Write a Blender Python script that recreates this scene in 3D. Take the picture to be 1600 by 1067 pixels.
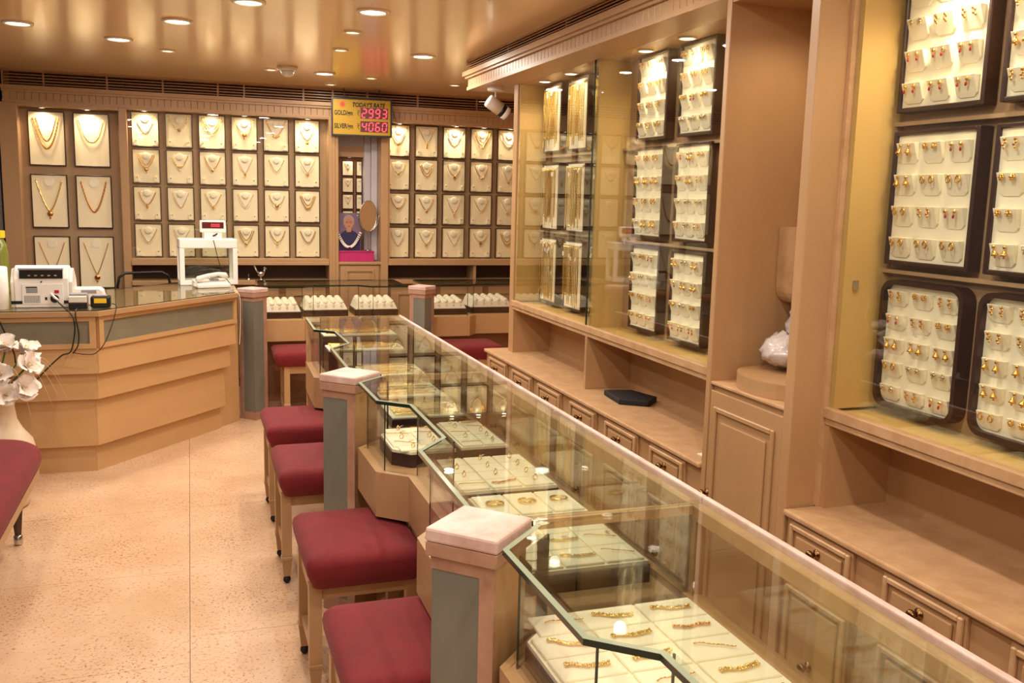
import bpy, bmesh, math, random
from mathutils import Vector, Matrix
random.seed(7)
PI = math.pi
S = bpy.context.scene
for o in list(bpy.data.objects): bpy.data.objects.remove(o)
COL = S.collection

# ---------------------------------------------------------------- camera
cam = bpy.data.objects.new('camera', bpy.data.cameras.new('camera'))
COL.objects.link(cam)
cam.data.sensor_width = 36.0
cam.data.lens = 32.80
cam.data.clip_start = 0.02
YAW, PITCH, ROLL = 0.333417, -0.152623, 0.025159
fw = Vector((math.sin(YAW)*math.cos(PITCH), math.cos(YAW)*math.cos(PITCH), math.sin(PITCH)))
rt = Vector((math.cos(YAW), -math.sin(YAW), 0)); up = rt.cross(fw)
r2 = rt*math.cos(ROLL) + up*math.sin(ROLL); u2 = up*math.cos(ROLL) - rt*math.sin(ROLL)
cam.matrix_world = Matrix(((r2.x, u2.x, -fw.x, 0), (r2.y, u2.y, -fw.y, 0), (r2.z, u2.z, -fw.z, 1.7), (0, 0, 0, 1)))
S.camera = cam

# ---------------------------------------------------------------- world, exposure
w = bpy.data.worlds.new('world'); S.world = w; w.use_nodes = True
w.node_tree.nodes['Background'].inputs[0].default_value = (1.0, 0.80, 0.58, 1)
w.node_tree.nodes['Background'].inputs[1].default_value = 0.05
S.view_settings.view_transform = 'Standard'; S.view_settings.look = 'None'
S.view_settings.exposure = 0.0; S.view_settings.gamma = 1.0
S.view_settings.use_curve_mapping = False
WARM = (1.0, 0.915, 0.79)
WARM_SPOT = (1.0, 0.84, 0.58)
P_DOWN, P_SMALL, P_SPOT = 10.5, 6.5, 7.5

# ---------------------------------------------------------------- materials
def s2l(c):
    return tuple(((v/255)/12.92 if v/255 <= .04045 else ((v/255+.055)/1.055)**2.4) for v in c)
MATS = {}
def mat(name, rgb, rough=.5, metal=0.0, var=0.0, vscale=4.0, var2=None, stretch=(1, 1, 1), bump=0.0, bscale=60, sheen=0, coat=0, emit=None, est=0, spec=.5):
    m = bpy.data.materials.new(name); m.use_nodes = True; nt = m.node_tree; N = nt.nodes; L = nt.links
    b = N['Principled BSDF']; c = s2l(rgb)
    b.inputs['Base Color'].default_value = (*c, 1)
    b.inputs['Roughness'].default_value = rough; b.inputs['Metallic'].default_value = metal
    b.inputs['Specular IOR Level'].default_value = spec
    if sheen: b.inputs['Sheen Weight'].default_value = sheen; b.inputs['Sheen Roughness'].default_value = .4; b.inputs['Sheen Tint'].default_value = (1, .5, .5, 1)
    if coat: b.inputs['Coat Weight'].default_value = coat; b.inputs['Coat Roughness'].default_value = .12
    if emit: b.inputs['Emission Color'].default_value = (*s2l(emit), 1); b.inputs['Emission Strength'].default_value = est
    if var or bump:
        g = N.new('ShaderNodeNewGeometry'); mp = N.new('ShaderNodeMapping'); mp.inputs['Scale'].default_value = stretch
        L.new(g.outputs['Position'], mp.inputs['Vector'])
    if var:
        n = N.new('ShaderNodeTexNoise'); n.inputs['Scale'].default_value = vscale; n.inputs['Detail'].default_value = 6; n.inputs['Roughness'].default_value = .65
        L.new(mp.outputs[0], n.inputs['Vector'])
        r = N.new('ShaderNodeValToRGB'); r.color_ramp.elements[0].position = .32; r.color_ramp.elements[1].position = .68
        d = s2l(var2) if var2 else tuple(v*(1-var) for v in c)
        r.color_ramp.elements[0].color = (*d, 1); r.color_ramp.elements[1].color = (*c, 1)
        L.new(n.outputs['Fac'], r.inputs[0]); L.new(r.outputs[0], b.inputs['Base Color'])
    if bump:
        n2 = N.new('ShaderNodeTexNoise'); n2.inputs['Scale'].default_value = bscale; n2.inputs['Detail'].default_value = 4
        L.new(mp.outputs[0], n2.inputs['Vector'])
        bp = N.new('ShaderNodeBump'); bp.inputs['Strength'].default_value = bump; bp.inputs['Distance'].default_value = .004
        L.new(n2.outputs['Fac'], bp.inputs['Height']); L.new(bp.outputs[0], b.inputs['Normal'])
    MATS[name] = m
    return m
def glassmat(name, tint=(1, 1, 1), base=.05, top=.85, rough=0.0):
    # thin pane: transmits straight through, mirrors more towards grazing angles (Schlick)
    m = bpy.data.materials.new(name); m.use_nodes = True; nt = m.node_tree; N = nt.nodes; L = nt.links
    N.remove(N['Principled BSDF']); out = N['Material Output']
    lw = N.new('ShaderNodeLayerWeight'); lw.inputs[0].default_value = .5
    pw = N.new('ShaderNodeMath'); pw.operation = 'POWER'; pw.inputs[1].default_value = 4.5
    ml = N.new('ShaderNodeMath'); ml.operation = 'MULTIPLY_ADD'; ml.inputs[1].default_value = top; ml.inputs[2].default_value = base
    L.new(lw.outputs['Facing'], pw.inputs[0]); L.new(pw.outputs[0], ml.inputs[0])
    t = N.new('ShaderNodeBsdfTransparent'); t.inputs[0].default_value = (*tint, 1)
    g = N.new('ShaderNodeBsdfGlossy'); g.inputs['Roughness'].default_value = rough
    mx = N.new('ShaderNodeMixShader')
    L.new(ml.outputs[0], mx.inputs[0]); L.new(t.outputs[0], mx.inputs[1]); L.new(g.outputs[0], mx.inputs[2]); L.new(mx.outputs[0], out.inputs[0])
    MATS[name] = m; return m
mat('paint', (186, 146, 104), .38, var=.12, vscale=3, stretch=(1, 1, .35), bump=.08, bscale=25)
mat('paint_worn', (204, 166, 126), .45, var=.5, var2=(184, 144, 104), vscale=14, bump=.15, bscale=60)
mat('cap_worn', (226, 202, 196), .5, var=.5, var2=(196, 160, 146), vscale=9, bump=.1, bscale=50)
mat('panel_yellow', (208, 170, 104), .5, var=.06, vscale=2)
mat('mauve', (176, 142, 106), .55, var=.08, vscale=3)
mat('desk', (204, 162, 112), .4, var=.10, vscale=2.5, stretch=(.6, .6, 2), bump=.05, bscale=15)
mat('dark_wood', (62, 34, 24), .32, var=.3, vscale=20, stretch=(1, 1, .2))
mat('niche_brown', (150, 104, 68), .55, var=.1, vscale=3)
mat('dark_brown', (74, 44, 28), .6)  # even dark brown of floor slab, shelf niche back and desk band backing
mat('louver_dark', (58, 34, 22), .6)
mat('slat', (178, 132, 94), .35)
mat('cream', (248, 238, 212), .7, bump=.1, bscale=300)
mat('cream_white', (240, 230, 210), .6)
mat('silk', (252, 236, 198), .5)
mat('gold', (232, 186, 98), .26, metal=1)
mat('gold_bright', (250, 218, 140), .2, metal=1)
mat('gold_red', (222, 160, 92), .28, metal=1)
mat('silver', (225, 225, 228), .2, metal=1)
mat('pearl', (245, 236, 222), .25)
mat('ruby', (170, 24, 36), .15, coat=1)
mat('emerald', (30, 90, 50), .15, coat=1)
mat('velvet', (122, 22, 30), .85, var=.25, vscale=9, bump=.25, bscale=500, sheen=.12)
mat('ceiling', (246, 210, 160), .22, var=.05, vscale=1.2, coat=.5, bump=.03, bscale=2.5)
mat('wall_slate', (84, 78, 86), .6)
mat('wall_tan', (196, 156, 112), .6)
mat('cap_side', (186, 146, 122), .5, var=.4, vscale=12, var2=(160, 120, 100))
mat('bevel', (150, 162, 140), .15)
mat('post_grey', (124, 124, 114), .22, var=.18, vscale=6, stretch=(1, 1, .3))
mat('frost', (136, 130, 110), .35, var=.15, vscale=8)
mat('glass_edge', (26, 44, 34), .12)
mat('plastic_white', (240, 236, 230), .35)
mat('plastic_pale', (224, 218, 206), .4)
mat('plastic_grey', (150, 146, 150), .45)
mat('black', (14, 13, 13), .4)
mat('black_soft', (24, 22, 24), .7)
mat('rubber', (12, 12, 12), .6)
mat('steel', (200, 198, 192), .22, metal=1)
mat('brass', (190, 150, 90), .25, metal=1)
mat('bronze', (128, 96, 60), .2, metal=1)
mat('red_switch', (190, 30, 24), .4)
mat('sign_yellow', (186, 146, 22), .5)
mat('ink', (18, 14, 10), .6)
mat('led_back', (54, 2, 8), .35, emit=(150, 2, 14), est=.3)
mat('led', (200, 40, 50), .4, emit=(255, 84, 96), est=1.5)
mat('emblem', (214, 92, 30), .5)
mat('pink_glitter', (206, 50, 120), .35, var=.3, vscale=120)
mat('photo_back', (120, 96, 118), .4, var=.15, vscale=6)
mat('photo_skin', (178, 124, 96), .5, var=.1, vscale=30)
mat('photo_hair', (150, 130, 130), .5)
mat('photo_navy', (38, 34, 74), .5)
mat('photo_line', (90, 56, 44), .5)
mat('jamb', (196, 190, 196), .3)
mat('mirror', (230, 226, 220), .03, metal=1)
mat('petal', (244, 234, 224), .55, sheen=.3)
mat('leaf', (74, 110, 44), .5, var=.2, vscale=20)
mat('straw', (214, 190, 150), .6)
mat('vase', (226, 204, 176), .3, var=.12, vscale=12)
mat('bottle_green', (120, 124, 50), .15, coat=.5)
mat('cap_yellow', (236, 196, 40), .4)
mat('tag', (245, 242, 238), .6)
mat('plastic_bag', (216, 206, 206), .12, var=.2, vscale=40, bump=1.0, bscale=60, coat=.6)
mat('lamp_on', (255, 244, 224), .4, emit=(255, 236, 206), est=14)
mat('lamp_dim', (255, 230, 190), .4, emit=(255, 214, 160), est=5)
mat('ring_white', (236, 226, 210), .35)
glassmat('glass', (.97, .985, .965), .05, .8)
glassmat('glass_top', (.93, .955, .92), .055, .8)
glassmat('glass_clear', (.985, .99, .98), .045, .7)
def floor_mat():
    m = mat('stone', (226, 192, 160), .28, var=.4, var2=(208, 168, 132), vscale=2.2, coat=.15, bump=.04, bscale=200)
    nt = m.node_tree; N = nt.nodes; L = nt.links; b = N['Principled BSDF']
    src = b.inputs['Base Color'].links[0].from_socket
    g = N.new('ShaderNodeNewGeometry')
    def speck(scale, lo, hi, col, prev, coarse):
        n = N.new('ShaderNodeTexNoise'); n.inputs['Scale'].default_value = scale; n.inputs['Detail'].default_value = 2
        L.new(g.outputs['Position'], n.inputs['Vector'])
        k = N.new('ShaderNodeTexNoise'); k.inputs['Scale'].default_value = coarse; L.new(g.outputs['Position'], k.inputs['Vector'])
        ad = N.new('ShaderNodeMath'); ad.operation = 'MULTIPLY_ADD'; ad.inputs[1].default_value = .28; L.new(k.outputs['Fac'], ad.inputs[0]); L.new(n.outputs['Fac'], ad.inputs[2])
        r = N.new('ShaderNodeMapRange'); r.inputs['From Min'].default_value = lo; r.inputs['From Max'].default_value = hi
        L.new(ad.outputs[0], r.inputs['Value'])
        mx = N.new('ShaderNodeMix'); mx.data_type = 'RGBA'
        L.new(r.outputs[0], mx.inputs['Factor']); L.new(prev, mx.inputs['A']); mx.inputs['B'].default_value = (*s2l(col), 1)
        return mx.outputs['Result']
    c = speck(60, .715, .85, (190, 138, 96), src, 3.0)
    c = speck(95, .775, .84, (140, 96, 64), c, 2.0)
    L.new(c, b.inputs['Base Color'])
floor_mat()

# ---------------------------------------------------------------- mesh builder
class MB:
    def __init__(s): s.v = []; s.f = []; s.m = []
    def add(s, vs, fs, m=0):
        o = len(s.v); s.v += [tuple(p) for p in vs]
        for i, f in enumerate(fs): s.f.append(tuple(o+k for k in f)); s.m.append(m[i] if isinstance(m, list) else m)
        return s
    def box(s, x0, x1, y0, y1, z0, z1, m=0):
        x0, x1 = min(x0, x1), max(x0, x1); y0, y1 = min(y0, y1), max(y0, y1); z0, z1 = min(z0, z1), max(z0, z1)
        return s.add([(x0, y0, z0), (x1, y0, z0), (x1, y1, z0), (x0, y1, z0), (x0, y0, z1), (x1, y0, z1), (x1, y1, z1), (x0, y1, z1)],
                     [(0, 3, 2, 1), (4, 5, 6, 7), (0, 1, 5, 4), (1, 2, 6, 5), (2, 3, 7, 6), (3, 0, 4, 7)], m)
    def bar(s, a, b, w, h, m=0, up=(0, 0, 1)):
        a = Vector(a); b = Vector(b); d = (b-a).normalized(); sd = d.cross(Vector(up))
        if sd.length < 1e-4: sd = d.cross(Vector((0, 1, 0)))
        sd.normalize(); u = sd.cross(d)
        c = []
        for p in (a, b):
            for i, j in ((-1, -1), (1, -1), (1, 1), (-1, 1)): c.append(p+sd*i*w/2+u*j*h/2)
        return s.add(c, [(0, 1, 2, 3), (7, 6, 5, 4), (0, 4, 5, 1), (1, 5, 6, 2), (2, 6, 7, 3), (3, 7, 4, 0)], m)
    def prism(s, poly, z0, z1, mside=0, mcap=0):
        a = sum(poly[i][0]*poly[(i+1) % len(poly)][1]-poly[(i+1) % len(poly)][0]*poly[i][1] for i in range(len(poly)))
        if a < 0: poly = poly[::-1]
        n = len(poly)
        vs = [(x, y, z0) for x, y in poly]+[(x, y, z1) for x, y in poly]
        s.add(vs, [tuple(range(n))[::-1], tuple(range(n, 2*n))]+[(i, (i+1) % n, n+(i+1) % n, n+i) for i in range(n)], [mcap, mcap]+[mside]*n)
        return s
    def plate(s, poly, y0, y1, m=0):      # polygon in x,z extruded along y
        o = len(s.v); s.prism(poly, 0, 1, m, m)
        for i in range(o, len(s.v)):
            x, z, t = s.v[i]; s.v[i] = (x, y0+(y1-y0)*(1-t), z)
        return s
    def tube(s, pts, r, n=6, m=0, closed=False):
        pts = [Vector(p) for p in pts]; k = len(pts); vs = []
        prev = None
        for i, p in enumerate(pts):
            if closed: d = pts[(i+1) % k]-pts[i-1]
            else: d = pts[min(i+1, k-1)]-pts[max(i-1, 0)]
            d.normalize()
            if prev is None:
                a = Vector((0, 0, 1)) if abs(d.z) < .9 else Vector((1, 0, 0))
                u = d.cross(a).normalized()
            else:
                u = prev-d*prev.dot(d)
                u = u.normalized() if u.length > 1e-6 else d.orthogonal().normalized()
            prev = u; v = d.cross(u); rr = r[i] if isinstance(r, (list, tuple)) else r
            for j in range(n):
                t = 2*PI*j/n; vs.append(p+u*math.cos(t)*rr+v*math.sin(t)*rr)
        fs = []
        for i in range(k if closed else k-1):
            for j in range(n):
                a, b = i*n+j, i*n+(j+1) % n; c, d2 = ((i+1) % k)*n+(j+1) % n, ((i+1) % k)*n+j
                fs.append((a, b, c, d2))
        if not closed: fs += [tuple(range(n))[::-1], tuple(range((k-1)*n, k*n))]
        return s.add(vs, fs, m)
    def lathe(s, prof, c=(0, 0, 0), n=20, m=0, axis='z'):
        vs = []
        for r, z in prof:
            for j in range(n):
                t = 2*PI*j/n; p = (r*math.cos(t), r*math.sin(t), z)
                if axis == 'y': p = (p[0], -p[2], p[1])
                if axis == 'x': p = (-p[2], p[1], p[0])
                vs.append((c[0]+p[0], c[1]+p[1], c[2]+p[2]))
        k = len(prof)
        fs = [(i*n+j, i*n+(j+1) % n, (i+1)*n+(j+1) % n, (i+1)*n+j) for i in range(k-1) for j in range(n)]
        fs += [tuple(range(n))[::-1], tuple(range((k-1)*n, k*n))]
        return s.add(vs, fs, m)
    def ball(s, c, r, n=8, k=6, m=0):
        rx, ry, rz = r if isinstance(r, (tuple, list)) else (r, r, r)
        vs = [(c[0], c[1], c[2]-rz)]
        for i in range(1, k):
            ph = -PI/2+PI*i/k
            for j in range(n):
                t = 2*PI*j/n; vs.append((c[0]+rx*math.cos(ph)*math.cos(t), c[1]+ry*math.cos(ph)*math.sin(t), c[2]+rz*math.sin(ph)))
        vs.append((c[0], c[1], c[2]+rz)); e = len(vs)-1
        fs = [(0, 1+(j+1) % n, 1+j) for j in range(n)]
        for i in range(k-2):
            for j in range(n): fs.append((1+i*n+j, 1+i*n+(j+1) % n, 1+(i+1)*n+(j+1) % n, 1+(i+1)*n+j))
        fs += [(e, 1+(k-2)*n+j, 1+(k-2)*n+(j+1) % n) for j in range(n)]
        return s.add(vs, fs, m)
    def xf(s, M):
        s.v = [tuple(M @ Vector(p)) for p in s.v]; return s
    def mesh(s, name, mats, smooth=False, off=(0, 0, 0), bevel=0, seg=2):
        me = bpy.data.meshes.new(name)
        me.from_pydata([(p[0]-off[0], p[1]-off[1], p[2]-off[2]) for p in s.v], [], s.f)
        for mm in mats: me.materials.append(MATS[mm])
        for p, i in zip(me.polygons, s.m): p.material_index = i
        bm = bmesh.new(); bm.from_mesh(me)
        bmesh.ops.recalc_face_normals(bm, faces=bm.faces[:])
        if bevel:
            ed = [e for e in bm.edges if len(e.link_faces) == 2 and e.calc_face_angle(0) > .5]
            bmesh.ops.bevel(bm, geom=ed, offset=bevel, segments=seg, profile=.5, affect='EDGES', clamp_overlap=True)
        bm.to_mesh(me); bm.free()
        if smooth:
            for p in me.polygons: p.use_smooth = True
        me.update(); return me
BASE = {}
def link(name, me, parent=None):
    o = bpy.data.objects.new(name, me); COL.objects.link(o)
    if parent is not None: o.parent = parent; BASE[o.name] = BASE.get(parent.name, (0, 0, 0))
    return o
def obj(name, mb, mats, parent=None, smooth=False, bevel=0, seg=2, local=False, label=None):
    if isinstance(mats, str): mats = [mats]
    off = (0, 0, 0) if (parent is None or local) else BASE.get(parent.name, (0, 0, 0))
    o = link(name, mb.mesh(name, mats, smooth, off, bevel, seg), parent)
    if label: o['label'] = label
    return o
def tag(o, label, cat, group=None):
    o['label'] = label; o['category'] = cat
    if group: o['group'] = group
    return o
def thing(name, label, cat, loc=(0, 0, 0), rz=0, group=None):
    o = bpy.data.objects.new(name, None); COL.objects.link(o); o.empty_display_size = .05
    o.location = loc; o.rotation_euler = (0, 0, rz); BASE[o.name] = tuple(loc)
    return tag(o, label, cat, group)
def solo(name, mb, mats, label, cat, group=None, **k):   # one-mesh thing, origin at its own base
    xs = [p[0] for p in mb.v]; ys = [p[1] for p in mb.v]; zs = [p[2] for p in mb.v]
    c = ((min(xs)+max(xs))/2, (min(ys)+max(ys))/2, min(zs))
    o = link(name, mb.mesh(name, [mats] if isinstance(mats, str) else mats, k.get('smooth', False), c, k.get('bevel', 0)))
    o.location = c; BASE[o.name] = c
    return tag(o, label, cat, group)
def struct(name, mb, mats, parent=None, **k):
    o = obj(name, mb, mats, parent, **k)
    if parent is None: o['kind'] = 'structure'; BASE[o.name] = (0, 0, 0)
    return o
def inst(name, me, loc, rz=0, parent=None, rot=None):
    o = link(name, me, parent); o.location = loc; o.rotation_euler = rot if rot else (0, 0, rz); return o
def lamp(name, kind, loc, power, parent=None, size=.1, spread=None, spot=None, color=WARM, rot=(0, 0, 0), sy=None, blend=.6):
    d = bpy.data.lights.new(name, kind); d.energy = power; d.color = color
    if kind == 'AREA':
        d.shape = 'DISK' if sy is None else 'RECTANGLE'; d.size = size
        if sy: d.size_y = sy
        if spread: d.spread = spread
    if kind == 'SPOT': d.spot_size = spot; d.spot_blend = blend; d.shadow_soft_size = size
    o = bpy.data.objects.new(name, d); COL.objects.link(o)
    if parent is not None:
        o.parent = parent; b = BASE.get(parent.name, (0, 0, 0)); loc = tuple(loc[i]-b[i] for i in range(3))
    o.location = loc; o.rotation_euler = rot
    return o
ORD = ['first', 'second', 'third', 'fourth', 'fifth', 'sixth', 'seventh', 'eighth', 'ninth', 'tenth', 'eleventh', 'twelfth', 'thirteenth', 'fourteenth', 'fifteenth', 'sixteenth', 'seventeenth', 'eighteenth']

# ================================================================ ROOM SHELL
CEIL = 2.60
WR = 2.22           # right wall
fl = struct('floor', MB().box(-1.5, 3.2, -2.0, 8.8, -.06, -.006), 'dark_brown')
def tile(x0, x1, y0, y1):
    g = .0011
    obj('floor_tile', MB().box(x0+g, x1-g, y0+g, y1-g, -.006, 0), 'stone', fl)
for (x0, x1, ys) in ((-1.44, -.94, (-2, -.6, 1.0, 2.5, 3.4, 4.3, 5.2, 6.1, 7.4, 8.8)), (-.94, -.04, (-2, -1.03, -.15, .73, 1.61, 2.49, 3.37, 4.25, 5.13, 6.01, 6.89, 7.77, 8.8)),
                     (-.04, .86, (-2, .44, 2.01, 3.58, 5.15, 6.72, 8.8)), (.86, 1.76, (-2, .44, 2.01, 3.58, 5.15, 6.72, 8.8)), (1.76, 2.66, (-2, .44, 2.01, 3.58, 5.15, 6.72, 8.8)), (2.66, 3.2, (5.15, 6.72, 8.8))):
    for a, b in zip(ys, ys[1:]): tile(x0, x1, a, b)
struct('ceiling', MB().box(-1.5, 3.2, -2.0, 8.8, CEIL, CEIL+.08), 'ceiling')
struct('wall_back', MB().box(-1.5, 3.2, 8.72, 8.8, 0, CEIL), 'wall_tan')
struct('wall_left', MB().box(-1.5, -1.40, -2.0, 8.72, 0, CEIL), 'wall_slate')
struct('wall_right', MB().box(WR, 2.3, -2.0, 5.64, 0, CEIL), 'wall_tan')
struct('wall_passage', MB().box(3.1, 3.2, 5.64, 8.72, 0, CEIL).box(2.3, 3.1, 5.56, 5.64, 0, CEIL), 'wall_tan')
struct('wall_front', MB().box(-1.5, 2.3, -2.0, -1.92, 0, CEIL), 'wall_tan')

# cornices: louvred grille, moulding, dentil band
FY = 8.36           # front plane of the back wall joinery
def cornice_back():
    x0, x1 = -1.36, 3.1
    t = struct('trim_1', MB().box(x0, x1, FY+.05, 8.72, 2.475, CEIL).box(x0, x1, FY-.03, 8.72, 2.445, 2.475).box(x0, x1, FY-.015, 8.72, 2.425, 2.445)
               .box(x0, x1, FY+.012, 8.72, 2.365, 2.425).box(x0, x1, FY-.004, 8.72, 2.345, 2.365).box(x0, x1, FY-.01, FY+.06, 2.585, CEIL), 'paint')
    obj('grille_backing', MB().box(x0+.05, x1, FY+.046, FY+.05, 2.478, 2.588), 'louver_dark', t)
    for i in range(5):
        z = 2.487+i*.0225
        obj('slat', MB().add([(x0+.02, FY-.004, z), (x1, FY-.004, z), (x1, FY+.04, z+.013), (x0+.02, FY+.04, z+.013), (x0+.02, FY-.004, z+.006), (x1, FY-.004, z+.006), (x1, FY+.04, z+.018), (x0+.02, FY+.04, z+.018)],
            [(0, 3, 2, 1), (4, 5, 6, 7), (0, 1, 5, 4), (1, 2, 6, 5), (2, 3, 7, 6), (3, 0, 4, 7)]), 'slat', t)
    for i, x in enumerate((-1.35, -1.06, -.60, -.18, .25, .46, .95, 1.2, 1.5, 1.95, 2.5)): obj('grille_upright', MB().box(x-.007, x+.007, FY+.002, FY+.044, 2.476, 2.59), 'slat', t)
    me = MB().box(-.0245, .0245, -.010, 0, -.006, .060).mesh('dentil', ['paint'], bevel=.002, seg=1)
    n = int((x1-x0)/.0515)
    for i in range(n): inst('dentil', me, (x0+.03+i*.0515, FY+.012, 2.369), 0, t)
    return t
cornice_back()
CX = 1.80
def cornice_right():
    y0, y1 = 0.6, 6.25
    b = MB().box(CX+.05, WR, y0, y1, 2.475, CEIL).box(CX-.03, WR, y0, y1+.03, 2.50, 2.53).box(CX-.015, WR, y0, y1+.015, 2.485, 2.50)
    b.box(CX+.012, WR, y0, y1, 2.435, 2.487).box(CX-.004, WR, y0, y1+.004, 2.41, 2.432).box(CX-.01, CX+.06, y0, y1, 2.588, CEIL)
    b.box(WR, 3.1, 5.64, y1, 2.41, CEIL)
    t = struct('trim_2', b, 'paint')
    obj('grille_backing', MB().box(CX+.046, CX+.05, y0, y1, 2.53, 2.59), 'louver_dark', t)
    for i in range(4):
        z = 2.533+i*.0145
        obj('slat', MB().add([(CX-.004, y0, z), (CX-.004, y1+.02, z), (CX+.04, y1, z+.008), (CX+.04, y0, z+.008), (CX-.004, y0, z+.005), (CX-.004, y1+.02, z+.005), (CX+.04, y1, z+.012), (CX+.04, y0, z+.012)],
            [(0, 3, 2, 1), (4, 5, 6, 7), (0, 1, 5, 4), (1, 2, 6, 5), (2, 3, 7, 6), (3, 0, 4, 7)]), 'slat', t)
    for y in (5.4, 4.5, 3.6): obj('grille_upright', MB().box(CX+.002, CX+.044, y-.007, y+.007, 2.53, 2.59), 'slat', t)
    me = MB().box(-.010, 0, -.0245, .0245, -.002, .052).mesh('dentil', ['paint'], bevel=.002, seg=1)
    for i in range(64): inst('dentil', me, (CX+.012, y1-.03-i*.052, 2.434), 0, t)
    # sloping soffit board from the cornice back to the display glass
    obj('soffit_board', MB().add([(CX, 2.98, 2.41), (CX, 5.63, 2.41), (1.93, 5.63, 2.385), (1.93, 2.98, 2.385), (CX, 2.98, 2.42), (CX, 5.63, 2.42), (1.93, 5.63, 2.42), (1.93, 2.98, 2.42)],
        [(0, 3, 2, 1), (4, 5, 6, 7), (0, 1, 5, 4), (1, 2, 6, 5), (2, 3, 7, 6), (3, 0, 4, 7)]), 'paint', t)
cornice_right()

# ================================================================ CEILING LAMPS
def downlight(x, y, r, power, label, group=None, dim=False):
    t = thing('ceiling_downlight', label, 'downlight', (x, y, CEIL-.012), 0, group)
    n = 24
    ring = MB().lathe([(r*.78, .012), (r*.80, .0), (r*1.0, .003), (r*1.02, .012)], n=n)
    obj('trim_ring', ring, 'ring_white', t, smooth=True, local=True)
    obj('lens', MB().lathe([(r*.79, .006), (r*.79, .011)], n=n), 'lamp_dim' if dim else 'lamp_on', t, local=True)
    if power: lamp('downlight_beam', 'AREA', (x, y, CEIL-.014), power, t, size=r*1.5)
BIG = ((-.88, 6.03, 'over the billing desk front corner'), (-.38, 6.36, 'over the billing desk middle'), (-.035, 5.54, 'above the aisle in front of the billing desk'), (.294, 4.83, 'above the aisle between bench and stools'),
       (.889, 4.80, 'above the far end of the long glass counter'), (1.465, 6.14, 'beside the tip of the louvred cornice'), (.996, 7.37, 'above the ring tray counter'))
for x, y, d in BIG: downlight(x, y, .08, P_DOWN, 'round white recessed downlight, lit, '+d)
for x, y, d in ((.892, 5.44, 'between the long counter and the aisle lamps'), (.929, 6.13, 'before the rate board'), (-.107, 6.72, 'near the billing desk rear'), (1.367, 7.46, 'closest to the rate board'),
                (2.07, 7.56, 'behind the white swivel spot'), (.60, 7.34, 'behind the white smoke detector'), (1.14, 8.06, 'against the back louvre')):
    downlight(x, y, .05, P_SMALL*(.35 if y > 7.4 else 1), 'small dim recessed ceiling lamp '+d, dim=True)
for x in (-.75, .3, 1.2):  # further rows of lamps, out of view, added to even the room lighting
    for y in (3.3, 1.8, .3, -1.1): downlight(x, y, .08, P_DOWN, 'added unseen downlight evening the light over the near part of the shop', 'added downlights out of view')

def smoke():
    t = thing('smoke_detector', 'white domed smoke detector on the ceiling', 'smoke detector', (.70, 7.15, CEIL))
    obj('mount', MB().lathe([(.075, 0), (.075, -.022), (.055, -.03)], n=20), 'plastic_pale', t, local=True, smooth=True)
    obj('dome', MB().lathe([(.05, -.03), (.045, -.055), (.02, -.07), (.004, -.072)], n=20), 'plastic_pale', t, local=True, smooth=True)
smoke()
def spot_lamp():
    x, y, z = 1.905, 5.95, 2.41
    t = thing('swivel_spot', 'white cylindrical swivel spotlight with a black band under the cornice', 'spotlight', (x, y, z))
    obj('base_plate', MB().lathe([(.055, 0), (.055, -.022), (.05, -.026)], n=20), 'plastic_white', t, local=True, smooth=False)
    obj('stem', MB().tube([(0, 0, -.026), (0, 0, -.09)], .005, 8), 'steel', t, local=True)
    M = Matrix.Translation((0.01, 0, -.125)) @ Matrix.Rotation(math.radians(122), 4, 'Y')
    obj('lamp_body', MB().lathe([(.02, -.075), (.04, -.072), (.043, -.06), (.043, .03)], n=20).xf(M), 'plastic_white', t, local=True, smooth=True)
    obj('band', MB().lathe([(.0435, .03), (.0435, .055)], n=20).xf(M), 'black', t, local=True, smooth=True)
    obj('front_ring', MB().lathe([(.043, .055), (.043, .085), (.036, .088), (.03, .07)], n=20).xf(M), 'plastic_white', t, local=True, smooth=True)
    obj('cable', MB().tube([(-.03, .0, -.1), (-.08, 0, -.098), (-.11, 0, -.1)], .003, 6), 'plastic_pale', t, local=True)
spot_lamp()
def dome_cam():
    t = thing('dome_camera', 'pale dome security camera at the left end of the louvre', 'camera', (-1.375, 8.0, 2.50))
    obj('mount', MB().box(-.024, -.01, -.05, .05, -.05, .05), 'plastic_white', t, local=True, bevel=.004)
    obj('dome', MB().ball((.02, 0, -.0), .045, 12, 8), 'plastic_pale', t, local=True, smooth=True)
    obj('lens', MB().ball((.045, -.02, -.01), .022, 10, 6), 'black', t, local=True, smooth=True)
dome_cam()

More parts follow.
